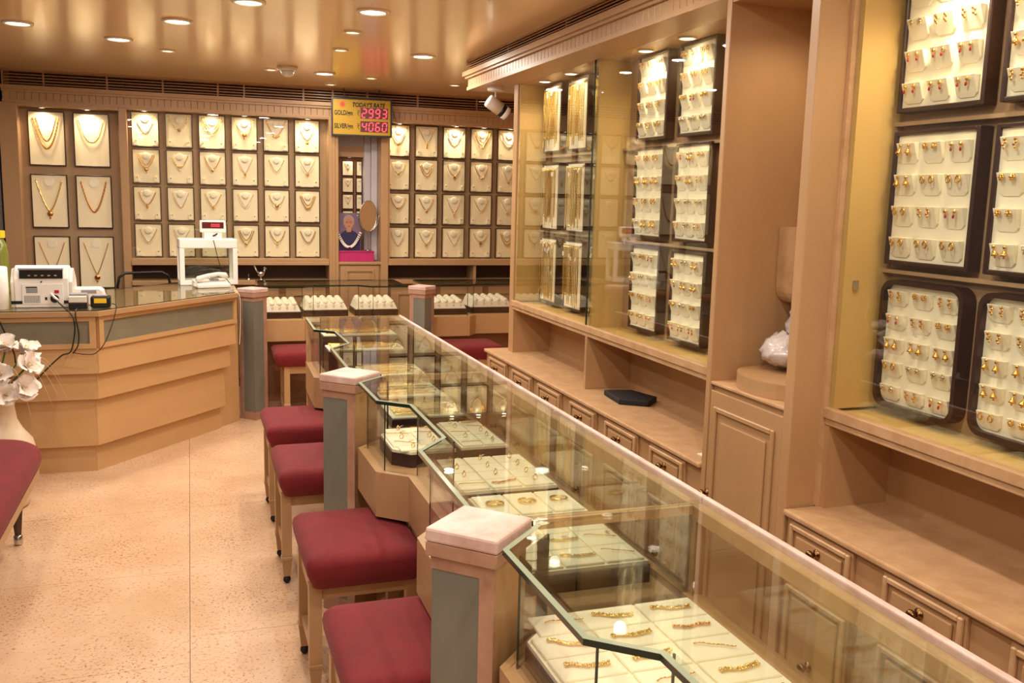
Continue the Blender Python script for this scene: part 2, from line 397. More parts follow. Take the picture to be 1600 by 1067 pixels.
# ================================================================ JEWELLERY PROTOTYPES (shared meshes, facing -Y, origin at the back bottom)
def neck_mesh(key, w, drop, p, r, bead, pend, material, rows=1):
    b = MB(); NKD = 56
    for q in range(rows):
        ww = w*(1-.22*q); dd = drop*(1-.24*q); pts = []; rr = []
        n = NKD
        for i in range(n+1):
            s = i/n; x = -ww/2+ww*s; z = -dd*(1-abs(2*s-1)**p)
            pts.append((x, -.004-.003*math.sin(PI*s), z)); rr.append(r*(1+bead*(1 if i % 2 else -.35))*(1 if 0 < i < n else .4))
        b.tube(pts, rr, 5)
    return b.mesh(key, [material], smooth=True)
def pend_mesh(key, kind, material):
    b = MB()
    if kind == 0: b.ball((0, -.006, -.014), (.013, .005, .014), 8, 6)
    if kind == 1:
        b.ball((0, -.006, -.016), (.018, .005, .017), 10, 6); b.ball((0, -.005, -.041), (.006, .004, .009), 6, 4)
    if kind == 2:
        for a in range(5): b.ball((.011*math.cos(a*1.257), -.006, -.014+.011*math.sin(a*1.257)), (.006, .004, .006), 6, 4)
        b.ball((0, -.009, -.014), (.005, .004, .005), 6, 4)
    if kind == 3:
        b.ball((0, -.006, -.012), (.01, .005, .010), 8, 5); b.lathe([(.002, -.02), (.011, -.032), (.012, -.036), (.002, -.037)], (0, -.006, 0), 8)
    if kind == 4:
        for k in range(-3, 4): b.ball((k*.008, -.005, -.012+abs(k)*.004), (.0035, .003, .010), 5, 4)
    return b.mesh(key, [material], smooth=True)
NK = []
for i, (p, dr, bead, mt, rows, what) in enumerate(((1.15, .105, .0, 'gold', 1, 'fine gold V chain'), (2.2, .085, .55, 'gold', 1, 'beaded gold collar'), (1.5, .10, .3, 'gold_bright', 1, 'bright gold linked chain'),
        (2.0, .10, .5, 'gold', 2, 'double strand gold necklace'), (1.25, .12, .0, 'gold_red', 1, 'thin red gold chain'), (2.6, .075, .2, 'gold_bright', 1, 'round gold collar'), (1.8, .095, .7, 'gold_red', 1, 'chunky gold bead necklace'))):
    NK.append((neck_mesh('necklace_%d' % i, .128, dr, p, .0019 if bead < .1 else .0030, bead, 0, mt, rows), dr, what))
PD = [(pend_mesh('pendant_%d' % k, k, ('gold', 'gold_red', 'gold_bright', 'gold', 'gold_bright')[k]), wn) for k, wn in enumerate(('small oval pendant', 'large drop pendant', 'flower pendant', 'bell pendant', 'fringe pendant'))]

FM = {}
def frame_meshes(w, h, t, rim=.008):
    k = (w, h, t)
    if k not in FM:
        r = MB().box(-w/2, -w/2+rim, -t, 0, 0, h).box(w/2-rim, w/2, -t, 0, 0, h).box(-w/2+rim, w/2-rim, -t, 0, 0, rim).box(-w/2+rim, w/2-rim, -t, 0, h-rim, h)
        p = MB().box(-w/2+rim, w/2-rim, -t*.72, -.002, rim, h-rim)
        sc = w/.216
        bust = MB()
        # neck form: low relief shoulder shield with a round neck stub
        poly = [(-.052*sc, h*.86), (-.058*sc, h*.66), (-.030*sc, h*.46), (0, h*.38), (.030*sc, h*.46), (.058*sc, h*.66), (.052*sc, h*.86)]
        bust.plate(poly, -t*.72-.008, -t*.72)
        neck = (MB().lathe([(.030*sc, 0), (.030*sc, .010), (.026*sc, .016), (.012*sc, .019)], (0, -t*.72-.008, h*.80), 16, axis='y') if h < .35 else MB().lathe([(.030*sc, 0), (.030*sc, .003), (.026*sc, .004)], (0, -t*.72, h*.86), 18, axis='y'))
        hold = MB().plate([(-.017, 0), (.017, 0), (.012, .045), (-.012, .045)], -t*.72-.012, -t*.72)
        FM[k] = [r.mesh('rim', ['dark_wood'], bevel=.0015, seg=1), p.mesh('pad', ['silk']), bust.mesh('bust_form', ['cream'], bevel=.003, seg=1), neck.mesh('neck_form', ['cream'], smooth=False), hold.mesh('ear_holder', ['cream'])]
    return FM[k]
STUD = MB().ball((0, 0, 0), (.006, .004, .006), 7, 5).mesh('stud', ['gold'], smooth=True)
def necklace_frame(x, y, z, w, h, t, label, group, holders=True, rz=0):
    ms = frame_meshes(w, h, t)
    f = thing('necklace_display', label, 'display frame', (x, y, z), rz, group)
    inst('rim', ms[0], (0, 0, 0), 0, f); inst('pad', ms[1], (0, 0, 0), 0, f)
    if h < .35: inst('bust_form', ms[2], (0, 0, 0), 0, f)
    nf = inst('neck_form', ms[3], (0, 0, 0), 0, f)
    if holders:
        for s in (-1, 1):
            eh = inst('ear_holder', ms[4], (s*w*.34, 0, .014), 0, f); inst('stud', STUD, (0, -t*.72-.013, .036), 0, eh)
    return f
def necklace(x, y, z, kind, pk, label, scale=1.0, group=None, sz=None):
    sz = sz or scale
    me, dr, what = NK[kind]
    n = thing('necklace', label, 'necklace', (x, y, z-dr*sz), 0, group)
    c = inst('chain', me, (0, 0, dr*sz), 0, n); c.scale = (scale, 1, sz)
    if pk is not None:
        p = inst('pendant', PD[pk][0], (0, -.003, 0), 0, n); p.scale = (scale*.85,)*3
    return n

# ================================================================ BACK WALL JOINERY
BK = 8.50
def h_top(x0, i): return (x0 < 1 and i in (0, 2, 3, 5)) or (x0 > 1 and i in (0, 2, 3, 4))
def back_cabinets():
    # open cabinet beside the slate wall
    t = thing('open_wall_cabinet', 'tall open tan wall cabinet with six long necklace frames behind the billing desk', 'cabinet', (-.93, 8.5, 0))
    obj('stile', MB().box(-1.39, -1.26, FY, 8.70, 0, 2.345), 'paint', t, bevel=.004)
    obj('stile', MB().box(-.525, -.465, FY, 8.70, 0, 2.345), 'paint', t, bevel=.004)
    obj('back_panel', MB().box(-1.26, -.525, BK, 8.70, 0, 2.345), 'mauve', t)
    obj('top_rail', MB().box(-1.26, -.525, FY, BK, 2.32, 2.345), 'paint', t)
    rowz = ((1.865, 'top'), (1.366, 'middle'), (.869, 'bottom'))
    for r, (z, rn) in enumerate(rowz):
        for c, x in enumerate((-1.07, -.738)):
            cn = ('nearest the slate wall', 'nearest the glazed cabinet')[c]
            necklace_frame(x, BK-.001, z, .27, .43, .03, 'tall dark rimmed necklace frame, %s row, column %s' % (rn, cn), 'tall necklace frames of the open cabinet', holders=False)
            k = (3, 5, 2, 6, 4, 0)[r*2+c]; pk = (None, None, 1, None, 2, 1)[r*2+c]
            nm = ('heavy beaded gold necklace hung askew', 'long plain gold necklace', 'layered gold necklace with a round drop pendant', 'gold bead necklace', 'thin gold necklace', 'long V gold necklace with a ball pendant')[r*2+c]
            necklace(x, BK-.030, z+.385, k, pk, '%s, %s tall frame %s' % (nm, rn, cn.replace('nearest the', 'by')), 1.5, sz=(2.5, 2.5, 2.5, 2.6, 2.0, 2.6)[r*2+c])
    for x in (-1.09, -.76):
        display_spot(x, FY+.05, 2.318, 'small downlight in the top of the open cabinet', 'open cabinet downlights', (.05, -.0, 0), P_SPOT*1.3)
    # glazed cabinets
    for (x0, x1, cols, label, gname, side) in ((-.465, 1.16, [-.33+i*.264 for i in range(6)], 'wide glazed wall cabinet of small necklace frames between open cabinet and portrait niche', 'glazed cabinet behind the desk', 'open cabinet'),
                                      (1.69, 3.09, [1.80+i*.263 for i in range(5)], 'glazed wall cabinet of small necklace frames on the far side of the portrait niche', 'glazed cabinet past the niche', 'portrait niche')):
        t = thing('glazed_wall_cabinet', label, 'cabinet', ((x0+x1)/2, 8.5, 0))
        obj('back_panel', MB().box(x0, x1, BK, 8.70, 1.06, 2.345), 'mauve', t)
        obj('bottom_rail', MB().box(x0, x1, FY-.012, BK, 1.07, 1.10).box(x0, x1, FY, BK, 1.10, 1.125), 'paint', t, bevel=.003)
        obj('top_rail', MB().box(x0, x1, FY, BK, 2.335, 2.345), 'paint', t)
        if x0 > 1: obj('stile', MB().box(x0, x0+.012, FY, BK, 1.125, 2.335), 'paint', t)
        nd = [x0+(x1-x0)*.5] if x0 < 1 else [2.52]
        obj('niche_back', MB().box(x0, x1, 8.60, 8.70, .94, 1.07), 'dark_brown', t)
        obj('ledge', MB().box(x0, x1, FY-.02, 8.70, .90, .94), 'paint', t, bevel=.004)
        if x0 > 1: obj('niche_divider', MB().box(2.5, 2.525, FY+.01, 8.6, .94, 1.07), 'paint', t)
        obj('base_body', MB().box(x0, x1, FY+.03, 8.70, 0, .90), 'niche_brown', t)
        nb = 4 if x0 < 1 else 3
        for i in range(nb):
            a = x0+(x1-x0)*i/nb+.03; b2 = x0+(x1-x0)*(i+1)/nb-.03
            dr = obj('base_door', MB().box(a, b2, FY+.015, FY+.03, .08, .87), 'paint', t)
            obj('door_moulding', ring_y(a+.05, b2-.05, .13, .82, FY+.015, .012, .02), 'paint', dr)
        # two sliding panes
        xm = (x0+x1)/2
        obj('glass_pane', MB().box(x0+.01, xm+.02, FY+.018, FY+.022, 1.125, 2.335), 'glass_clear', t)
        obj('glass_pane', MB().box(xm-.02, x1-.005, FY+.026, FY+.030, 1.125, 2.335), 'glass_clear', t)
        for c, x in enumerate(cols):
            for r, z in enumerate((2.043, 1.743, 1.436, 1.128)):
                rn = ('top', 'second', 'third', 'bottom')[r]
                where = '%s row, %s column from %s' % (rn, ORD[c], side)
                necklace_frame(x, BK-.001, z, .218, .285, .03, 'small cream necklace frame, %s' % where, 'small frames in the '+gname)
                k = (c*5+r*3+(2 if x0 > 1 else 0)) % 7; pk = (None, 0, 1, 2, 3, 4, None)[(c*3+r*2+(1 if x0 > 1 else 0)) % 7]
                what = NK[k][2]+('' if pk is None else ' with '+PD[pk][1])
                necklace(x, BK-.034, z+(.262 if r == 0 else .238), k, pk, '%s, %s' % (what, where), 1.25 if r == 0 else 1.05, sz=1.35 if r == 0 else 1.08)
        for i, x in enumerate(cols):
            if h_top(x0, i):
                display_spot(x, FY+.055, 2.333, 'small round lamp in the top of the '+gname, 'lamps of the '+gname, (.06, 0, 0), P_SPOT*(1.5 if i in (0, 2, 5) else .7))
    # posts either side of the niche
def ring_y(x0, x1, z0, z1, y, d, wd):     # rectangular moulding proud of a plane facing -Y
    return (MB().box(x0, x0+wd, y-d, y, z0, z1).box(x1-wd, x1, y-d, y, z0, z1).box(x0+wd, x1-wd, y-d, y, z0, z0+wd).box(x0+wd, x1-wd, y-d, y, z1-wd, z1))
def ring_x(y0, y1, z0, z1, x, d, wd):     # the same on a plane facing -X
    return (MB().box(x-d, x, y0, y0+wd, z0, z1).box(x-d, x, y1-wd, y1, z0, z1).box(x-d, x, y0+wd, y1-wd, z0, z0+wd).box(x-d, x, y0+wd, y1-wd, z1-wd, z1))
def display_spot(x, y, z, label, group, rot, power, r=.028):
    t = thing('cabinet_lamp', label, 'lamp', (x, y, z), 0, group)
    obj('bezel', MB().lathe([(r*.75, 0), (r*.8, -.006), (r, -.004), (r*1.02, 0)], n=16), 'ring_white', t, local=True, smooth=True)
    obj('bulb', MB().lathe([(r*.74, -.001), (r*.74, -.004)], n=16), 'lamp_on', t, local=True)
    lamp('cabinet_beam', 'SPOT', (x, y, z-.01), power, t, size=.03, spot=2.6, rot=rot, blend=.8, color=WARM_SPOT)
back_cabinets()

# niche with the portrait, table mirror, and small frames imitating a wall mirror's reflection
def niche():
    x0, x1 = 1.245, 1.622
    t = thing('portrait_niche', 'tall niche between the glazed cabinets with a panelled door below', 'niche', ((x0+x1)/2, 8.5, 0))
    obj('stile', MB().box(1.161, 1.245, FY-.012, 8.70, 0, 2.345).box(1.19, 1.215, FY-.022, FY-.012, 0, 2.345), 'paint', t, bevel=.005)
    obj('stile', MB().box(1.622, 1.689, FY-.012, 8.70, 0, 2.345), 'paint', t, bevel=.005)
    obj('shelf', MB().box(x0, x1, FY-.008, 8.70, 1.075, 1.10), 'paint', t, bevel=.004)
    obj('base_body', MB().box(x0, x1, FY+.02, 8.70, 0, 1.075), 'paint', t)
    d = obj('door', MB().box(x0+.015, x1-.015, FY+.005, FY+.02, .1, 1.065), 'paint', t, bevel=.002)
    obj('door_moulding', ring_y(x0+.06, x1-.06, .16, 1.03, FY+.005, .012, .016), 'paint', d)
    obj('door_panel', MB().box(x0+.10, x1-.10, FY-.002, FY+.005, .2, .99), 'paint', d, bevel=.004)
    obj('back_panel', MB().box(x0, x1-.10, 8.66, 8.70, 1.10, 2.345), 'niche_brown', t)
    obj('side_jamb', MB().box(x1-.115, x1-.055, 8.56, 8.70, 1.10, 2.345), 'jamb', t, bevel=.008)
    obj('side_jamb', MB().box(x1-.055, x1, 8.52, 8.70, 1.10, 2.345), 'jamb', t, bevel=.008)
    obj('head_board', MB().box(x0, x1-.115, 8.58, 8.66, 2.03, 2.125), 'paint', t)
    obj('head_panel', MB().box(x0, x1-.115, 8.60, 8.66, 2.125, 2.345), 'jamb', t)
    me = frame_meshes(.106, .14, .02)
    for c, x in enumerate((1.262, 1.372, 1.475)):
        for r, z in enumerate((1.86, 1.71, 1.56, 1.41)):
            w_ = .106 if c == 1 else .05
            f = necklace_frame(x if c else 1.268, 8.659, z, .106 if c == 1 else (.044 if c == 0 else .06), .14, .02, 'miniature frame imitating a mirror reflection, portrait niche, %s row, %s' % (('top', 'second', 'third', 'lowest')[r], ('by the desk side stile', 'middle column', 'by the pale jamb')[c]), 'imitated reflections in the niche', holders=False)
            if c == 1:
                necklace(x, 8.639, z+.118, (r*2) % 7, 0, 'miniature gold necklace imitating a reflection, on the %s frame at the back of the portrait niche' % ('top', 'second', 'third', 'lowest')[r], .5)
    display_spot(1.38, 8.60, 2.027, 'tiny lamp above the miniature frames in the portrait niche', None, (.15, 0, 0), 1.2, .016)
    # pink box
    b = thing('pink_box', 'pink glitter covered box on the niche shelf', 'box', (1.41, 8.44, 1.10))
    obj('body', MB().box(-.16, .155, -.06, .06, 0, .085), 'pink_glitter', b, local=True, bevel=.003)
    obj('lid', MB().box(-.165, .16, -.065, .065, .085, .096), 'pink_glitter', b, local=True, bevel=.002)
    # portrait print
    p = thing('portrait_photo', 'portrait print of an elderly bespectacled person in navy with a pearl garland', 'photograph', (1.345, 8.42, 1.197))
    obj('print_board', MB().box(-.10, .108, 0, .012, 0, .335), 'photo_back', p, local=True)
    f0 = 0.0
    obj('jacket', MB().plate([(-.098, .002), (.104, .002), (.104, .12), (.06, .165), (.03, .18), (-.03, .18), (-.06, .16), (-.098, .11)], -.0012, f0), 'photo_navy', p, local=True)
    def oval(cx, cz, rx, rz, d, n=24): return MB().plate([(cx+rx*math.cos(2*PI*i/n), cz+rz*math.sin(2*PI*i/n)) for i in range(n)], -d, f0)
    obj('hair', oval(0.0, .262, .049, .056, .0014), 'photo_hair', p, local=True)
    obj('neck', MB().plate([(-.02, .165), (.02, .165), (.024, .22), (-.024, .22)], -.0018, f0), 'photo_skin', p, local=True)
    obj('face', oval(0, .244, .040, .054, .0024), 'photo_skin', p, local=True)
    for s in (-1, 1):
        obj('ear', oval(s*.041, .243, .007, .014, .002), 'photo_skin', p, local=True)
        obj('eye', oval(s*.016, .252, .006, .003, .0032), 'photo_line', p, local=True)
        obj('eyebrow', MB().plate([(s*.008, .262), (s*.025, .263), (s*.025, .266), (s*.008, .265)], -.0032, f0), 'photo_hair', p, local=True)
        g = MB().tube([(s*.017+.013*math.cos(a*.35), -.0035, .251+.010*math.sin(a*.35)) for a in range(18)], .0008, 4, closed=True)
        obj('spectacle_rim', g, 'brass', p, local=True)
    obj('nose', MB().plate([(-.003, .252), (.003, .252), (.008, .232), (-.008, .232)], -.0036, f0), 'photo_skin', p, local=True)
    obj('mouth', MB().plate([(-.013, .214), (.013, .214), (.010, .218), (-.010, .218)], -.0034, f0), 'photo_line', p, local=True)
    obj('forehead_mark', oval(0, .275, .003, .005, .0034, 10), 'ruby', p, local=True)
    gl = thing('pearl_garland', 'pearl bead garland draped over the portrait print', 'garland', (1.345, 8.40, 1.225))
    for i in range(25):
        s = i/24; x = -.095+.19*s; z = .125*(abs(2*s-1)**1.9)
        for k in (0, 1): obj('bead', MB().ball((x+(k*.011 if s > .5 else -k*.011), .004, z+.008-k*.006), .0075, 8, 6), 'pearl', gl, local=True, smooth=True)
    # table mirror
    m = thing('table_mirror', 'oval swivel mirror on a slim chrome stand on the pink box', 'mirror', (1.516, 8.40, 1.197))
    obj('foot', MB().lathe([(.032, 0), (.03, .006), (.008, .012)], n=18), 'steel', m, local=True, smooth=True)
    obj('stem', MB().tube([(0, 0, .012), (0, 0, .17)], [.005, .004], 8), 'steel', m, local=True)
    obj('yoke', MB().tube([(.092*math.cos(PI+a*PI/16), 0, .31+.135*math.sin(PI+a*PI/16)) for a in range(17)], .0035, 6), 'steel', m, local=True, smooth=True)
    M = Matrix.Translation((0, 0, .31)) @ Matrix.Rotation(math.radians(14), 4, 'Z')
    b1 = MB()
    n = 32
    b1.tube([(.083*math.cos(2*PI*i/n), 0, .135*math.sin(2*PI*i/n)) for i in range(n)], .005, 6, closed=True); b1.xf(M)
    obj('rim', b1, 'steel', m, local=True, smooth=True)
    obj('mirror_face', MB().plate([(.081*math.cos(2*PI*i/n), .133*math.sin(2*PI*i/n)) for i in range(n)], -.003, .003).xf(M), ['mirror'], m, local=True)
    for s in (-1, 1): obj('pivot_knob', MB().ball((s*.096, 0, .31), .007, 8, 6), 'steel', m, local=True, smooth=True)
niche()

# rate board
def text_mesh(txt, size, shear=0, bold=0.0, cond=1.0):
    cu = bpy.data.curves.new('t', 'FONT'); cu.body = txt; cu.size = size; cu.shear = shear; cu.offset = bold; cu.extrude = .001; cu.resolution_u = 3
    o = bpy.data.objects.new('t', cu); COL.objects.link(o)
    dg = bpy.context.evaluated_depsgraph_get()
    me = bpy.data.meshes.new_from_object(o.evaluated_get(dg))
    bpy.data.objects.remove(o)
    for v in me.vertices:
        x, y, z = v.co; v.co = (x*cond, -z-.001, y)
    me.materials.clear(); me.materials.append(MATS['ink'])
    return me
SEG = {'0': 'abcdef', '2': 'abged', '3': 'abgcd', '4': 'fgbc', '6': 'afgcde', '9': 'abfgcd'}
def digit(b, ch, x, z, w, h, t, y0, y1, sh=.10):
    m = h/2
    L = {'a': (0, h, w, h), 'b': (w, m, w, h), 'c': (w, 0, w, m), 'd': (0, 0, w, 0), 'e': (0, 0, 0, m), 'f': (0, m, 0, h), 'g': (0, m, w, m)}
    for s_ in SEG[ch]:
        ax, az, bx, bz = L[s_]; g = t*.45
        if az == bz: ax += g; bx -= g
        else: az += g; bz -= g
        p = lambda px, pz: (x+px+pz*sh, z+pz)
        if az == bz: b.plate([p(ax, az-t/2), p(bx, bz-t/2), p(bx, bz+t/2), p(ax, az+t/2)], y0, y1)
        else: b.plate([p(ax-t/2, az), p(ax+t/2, az), p(bx+t/2, bz), p(bx-t/2, bz)], y0, y1)
def sign():
    W, H = .52, .325
    t = thing('rate_board', "yellow rate board with red digits for gold and silver prices", 'sign', (1.437, 8.28, 2.195), math.radians(-7))
    obj('case', MB().box(-W/2, W/2, 0, .04, 0, H), 'black', t, local=True, bevel=.003)
    fr = .014
    obj('frame', MB().box(-W/2, -W/2+fr, -.008, 0, 0, H).box(W/2-fr, W/2, -.008, 0, 0, H).box(-W/2+fr, W/2-fr, -.008, 0, 0, fr).box(-W/2+fr, W/2-fr, -.008, 0, H-fr, H), 'black', t, local=True)
    obj('face', MB().box(-W/2+fr, W/2-fr, -.003, 0, fr, H-fr), 'sign_yellow', t, local=True)
    def put(txt, x, z, size, shear=0, bold=0, cond=1):
        o = inst('lettering', text_mesh(txt, size, shear, bold, cond), (x, -.0035, z), 0, t); return o
    put("TODAY'S RATE", -.085, .250, .052, .22, .0013, .80)
    put('GOLD/gm', -.236, .178, .056, 0, .0011, .66)
    put('SILVER/gm', -.236, .066, .056, 0, .0011, .66)
    for i, (val, z) in enumerate((('2993', .163), ('4060', .049))):
        o = obj('digit_window', MB().box(-.012, .226, -.0045, -.003, z-.010, z+.082), 'led_back', t, local=True)
        for k, ch in enumerate(val):
            b = MB(); digit(b, ch, .0+k*.058, z, .034, .070, .0095, -.0065, -.0045)
            obj('digit', b, 'led', o, local=True)
        # rupee mark
        b = MB(); zx = -.040; zz = z+.012
        for dz in (.044, .033): b.plate([(zx, zz+dz), (zx+.022, zz+dz), (zx+.022, zz+dz+.0035), (zx, zz+dz+.0035)], -.0045, -.003)
        b.plate([(zx, zz+.022), (zx+.014, zz+.022), (zx+.017, zz+.034), (zx+.0135, zz+.034), (zx+.011, zz+.0255), (zx, zz+.0255)], -.0045, -.003)
        b.plate([(zx+.002, zz+.022), (zx+.006, zz+.022), (zx+.018, zz), (zx+.013, zz)], -.0045, -.003)
        obj('rupee_mark', b, 'ink', t, local=True)
    e = obj('emblem', MB().plate([(-.165+.026*math.cos(2*PI*i/24)*(1 if i % 2 else .86), .268+.026*math.sin(2*PI*i/24)*(1 if i % 2 else .86)) for i in range(24)], -.0045, -.003), 'emblem', t, local=True)
    b = MB()
    for dx in (-.010, 0, .010): b.plate([(-.165+dx-.002, .256), (-.165+dx+.002, .256), (-.165+dx+.002, .284-abs(dx)*.5), (-.165+dx-.002, .284-abs(dx)*.5)], -.006, -.0045)
    obj('emblem_mark', b, 'ruby', e, local=True)
    for s in (-1, 1): obj('hanger', MB().box(s*.15-.004, s*.15+.004, .015, .02, H, H+.08), 'black', t, local=True)
    solo('sign_cable', MB().tube([(1.70, 8.27, 2.43), (1.72, 8.275, 2.40), (1.735, 8.28, 2.35), (1.735, 8.28, 2.29), (1.72, 8.28, 2.26), (1.70, 8.29, 2.25)], .002, 5), 'black', 'thin black cable looping down beside the rate board', 'cable')
sign()

# ================================================================ RIGHT WALL JOINERY
GX = 1.92      # front plane of the upper displays
PX = 2.11      # back panel of the displays
DZ = .73       # top of the drawer units
NXB = 2.17     # back of the open niche
RZ = -PI/2     # things that face -X
def upper_display(name, label, y0, y1, part, far_stile, lights):
    t = thing(name, label, 'display cabinet', (2.05, (y0+y1)/2, DZ))
    obj('back_panel', MB().box(PX, WR-.005, y0, y1, 1.02, 2.40), 'mauve', t)
    obj('side_panel', MB().box(GX+.012, PX, y1-.02, y1, 1.06, 2.385), 'panel_yellow', t)
    if far_stile: obj('stile', MB().box(GX, WR-.005, y1, y1+.07, DZ, 2.42), 'paint', t, bevel=.004)
    obj('soffit', MB().box(GX+.01, PX, y0, y1, 2.385, 2.41), 'paint', t)
    obj('floor_board', MB().box(GX+.02, PX, y0, y1, 1.035, 1.05), 'panel_yellow', t)
    obj('bottom_rail', MB().box(GX-.012, GX+.02, y0, y1+.0, 1.028, 1.062).box(GX-.004, NXB, y0, y1, 1.005, 1.028), 'paint_worn', t, bevel=.003)
    for z in (1.497, 1.947): obj('tray_ledge', MB().box(PX-.035, PX, y0+.02, y1-.02, z, z+.012), 'mauve', t)
    ym = part if part else (y0+y1)/2
    if part:
        obj('partition', MB().box(GX+.015, PX, ym-.009, ym+.009, 1.05, 2.385), 'panel_yellow', t)
    obj('niche_back', MB().box(NXB, WR-.005, y0, y1, DZ, 1.02), 'paint', t)
    obj('niche_side', MB().box(GX, NXB, y1-.02, y1, DZ, 1.005), 'paint', t)
    if part: obj('niche_divider', MB().box(GX-.004, NXB, ym-.011, ym+.011, DZ, 1.005), 'paint', t, bevel=.002)
    obj('glass_pane', MB().box(GX+.000, GX+.004, y0, ym+.02, 1.062, 2.385), 'glass', t)
    obj('glass_pane', MB().box(GX+.008, GX+.012, ym-.02, y1, 1.062, 2.385), 'glass', t)
    obj('pane_edge', MB().box(GX-.002, GX+.006, ym+.016, ym+.022, 1.062, 2.385), 'glass_edge', t)
    for i, (yy, pw) in enumerate(lights): display_spot(2.0, yy, 2.383, 'round lamp in the soffit above the earring and chain trays', 'right wall display lamps', (0, -.12, 0), P_SPOT*pw, .04)
    return t
upper_display('far_wall_display', 'long glazed wall display of chain and earring trays beside the tan pillar', 2.985, 5.55, 4.37, True, ((5.3, 1.6), (4.9, 1.0), (4.0, 1.8), (3.62, .7), (3.2, 1.0)))
upper_display('near_wall_display', 'glazed wall display of large earring trays on the yellow sided bay', .75, 2.44, None, False, ((2.14, 2.2), (1.85, .8), (1.1, 1.0)))

def knob_mesh():
    return MB().lathe([(.016, 0), (.016, .003), (.007, .005), (.006, .016), (.012, .020), (.016, .027), (.013, .034), (.001, .037)], n=14, axis='x').mesh('knob', ['bronze'], smooth=True)
KN = knob_mesh()
def drawer_unit(label, y0, y1, drawers, gname):
    t = thing('drawer_unit', label, 'drawer unit', (2.0, (y0+y1)/2, 0))
    obj('body', MB().box(CX+.012, WR-.005, y0, y1, 0, DZ-.02), 'paint', t)
    obj('top', MB().box(CX-.012, WR-.005, y0, y1, DZ-.02, DZ), 'paint_worn', t, bevel=.006)
    for i, (a, b) in enumerate(drawers):
        for (z0, z1, nm) in ((.545, .702, 'drawer'), (.05, .50, 'cupboard_door')):
            d = obj(nm, MB().box(CX, CX+.012, a, b, z0, z1), 'paint', t, bevel=.002)
            obj('moulding', ring_x(a+.008, b-.008, z0+.008, z1-.008, CX, .012, .016), 'paint_worn', d, bevel=.003, seg=1)
            obj('raised_panel', MB().box(CX-.009, CX, a+.042, b-.042, z0+.038, z1-.038), 'paint', d, bevel=.006)
            k = link('knob', KN, d); bb = BASE[d.name]
            k.location = (CX-.0085-bb[0], (a+b)/2-bb[1], (z0+z1)/2+(.02 if nm == 'drawer' else 0)-bb[2])
drawer_unit('long bank of tan drawers under the chain and earring display', 2.985, 5.72, [(5.28, 5.62), (4.84, 5.17), (4.40, 4.735), (3.955, 4.27), (3.515, 3.845), (3.105, 3.395)], 'far')
drawer_unit('bank of tan drawers under the near bay of large earring trays', .75, 2.45, [(2.117, 2.42), (1.69, 1.99), (1.26, 1.56), (.83, 1.13)], 'near')

def pillar():
    y0, y1 = 2.455, 2.985
    t = thing('niche_pillar', 'full height tan pillar cabinet with open niche over a panelled door', 'cabinet', (2.0, 2.72, 0))
    obj('far_side', MB().box(CX, WR-.005, y1-.03, y1, 0, 2.42), 'paint', t, bevel=.004)
    obj('near_side', MB().box(CX, WR-.005, y0, y0+.045, 0, 2.42), 'paint', t, bevel=.004)
    obj('near_stile', MB().box(GX-.01, GX+.02, y0-.015, y0, DZ+.001, 2.42), 'paint_worn', t)
    obj('back', MB().box(2.17, WR-.005, y0+.045, y1-.03, 1.04, 2.42), 'paint', t)
    obj('body', MB().box(CX+.02, WR-.005, y0+.045, y1-.03, 0, 1.04), 'paint', t)
    d = obj('door', MB().box(CX+.004, CX+.02, y0+.048, y1-.033, .05, 1.02), 'paint', t, bevel=.003)
    obj('moulding', ring_x(y0+.085, y1-.07, .12, .965, CX+.004, .010, .018), 'paint', d, bevel=.003, seg=1)
    obj('raised_panel', MB().box(CX-.002, CX+.004, y0+.13, y1-.115, .17, .915), 'paint', d, bevel=.006)
    k = link('knob', KN, d); bb = BASE[d.name]; k.location = (CX+.004-bb[0], y1-.05-bb[1], .63-bb[2])
    obj('ledge', MB().box(CX+.003, 2.17, y0+.045, y1-.03, 1.04, 1.052), 'paint_worn', t, bevel=.003)
    obj('soffit', MB().box(CX+.004, 2.17, y0+.045, y1-.03, 2.39, 2.42), 'paint', t)
    display_spot(1.99, 2.70, 2.388, 'round lamp in the soffit of the pillar niche', None, (0, 0, 0), P_SPOT*1.1, .035)
    # bowed shelf block
    n = 16; ym = (y0+y1)/2+.008; hw = .215
    poly = [(2.165, ym+hw), (2.165, ym-hw)]+[(1.98-.165*math.cos(-PI/2+PI*i/n)*1.0, ym+hw*math.sin(-PI/2+PI*i/n)) for i in range(n+1)]
    obj('bowed_shelf', MB().prism(poly, 1.053, 1.105), 'paint', t)
    cb_ = MB().prism([(2.105-.055*math.cos(PI*i/10), 1.40-.06*math.sin(PI*i/10)) for i in range(11)]+[(2.16, 1.62), (2.05, 1.62)], 0, 1)
    cb_.v = [(p[0]+.003, 2.84+.11*p[2], p[1]) for p in cb_.v]
    obj('corner_box', cb_, 'paint_worn', t)
pillar()
def parcel():
    x, y, z = 2.04, 2.83, 1.106
    t = thing('wrapped_parcel', 'crumpled clear plastic wrapped parcel on the bowed shelf', 'parcel', (x, y, z))
    rnd = random.Random(3)
    b = MB().ball((0, 0, .07), (.105, .085, .06), 26, 14)
    b.v = [(p[0]*(1+rnd.uniform(-.07, .07)), p[1]*(1+rnd.uniform(-.12, .12)), max(0, p[2]*(1+rnd.uniform(-.15, .15)))) for p in b.v]
    obj('bundle', b, 'plastic_bag', t, local=True, smooth=True)
    c = MB().ball((.045, -.01, .165), (.055, .05, .075), 20, 14)
    c.v = [(p[0]+rnd.uniform(-.008, .008), p[1]+rnd.uniform(-.008, .008), p[2]+rnd.uniform(-.01, .01)) for p in c.v]
    obj('loose_top', c, 'plastic_bag', t, local=True, smooth=True)
parcel()
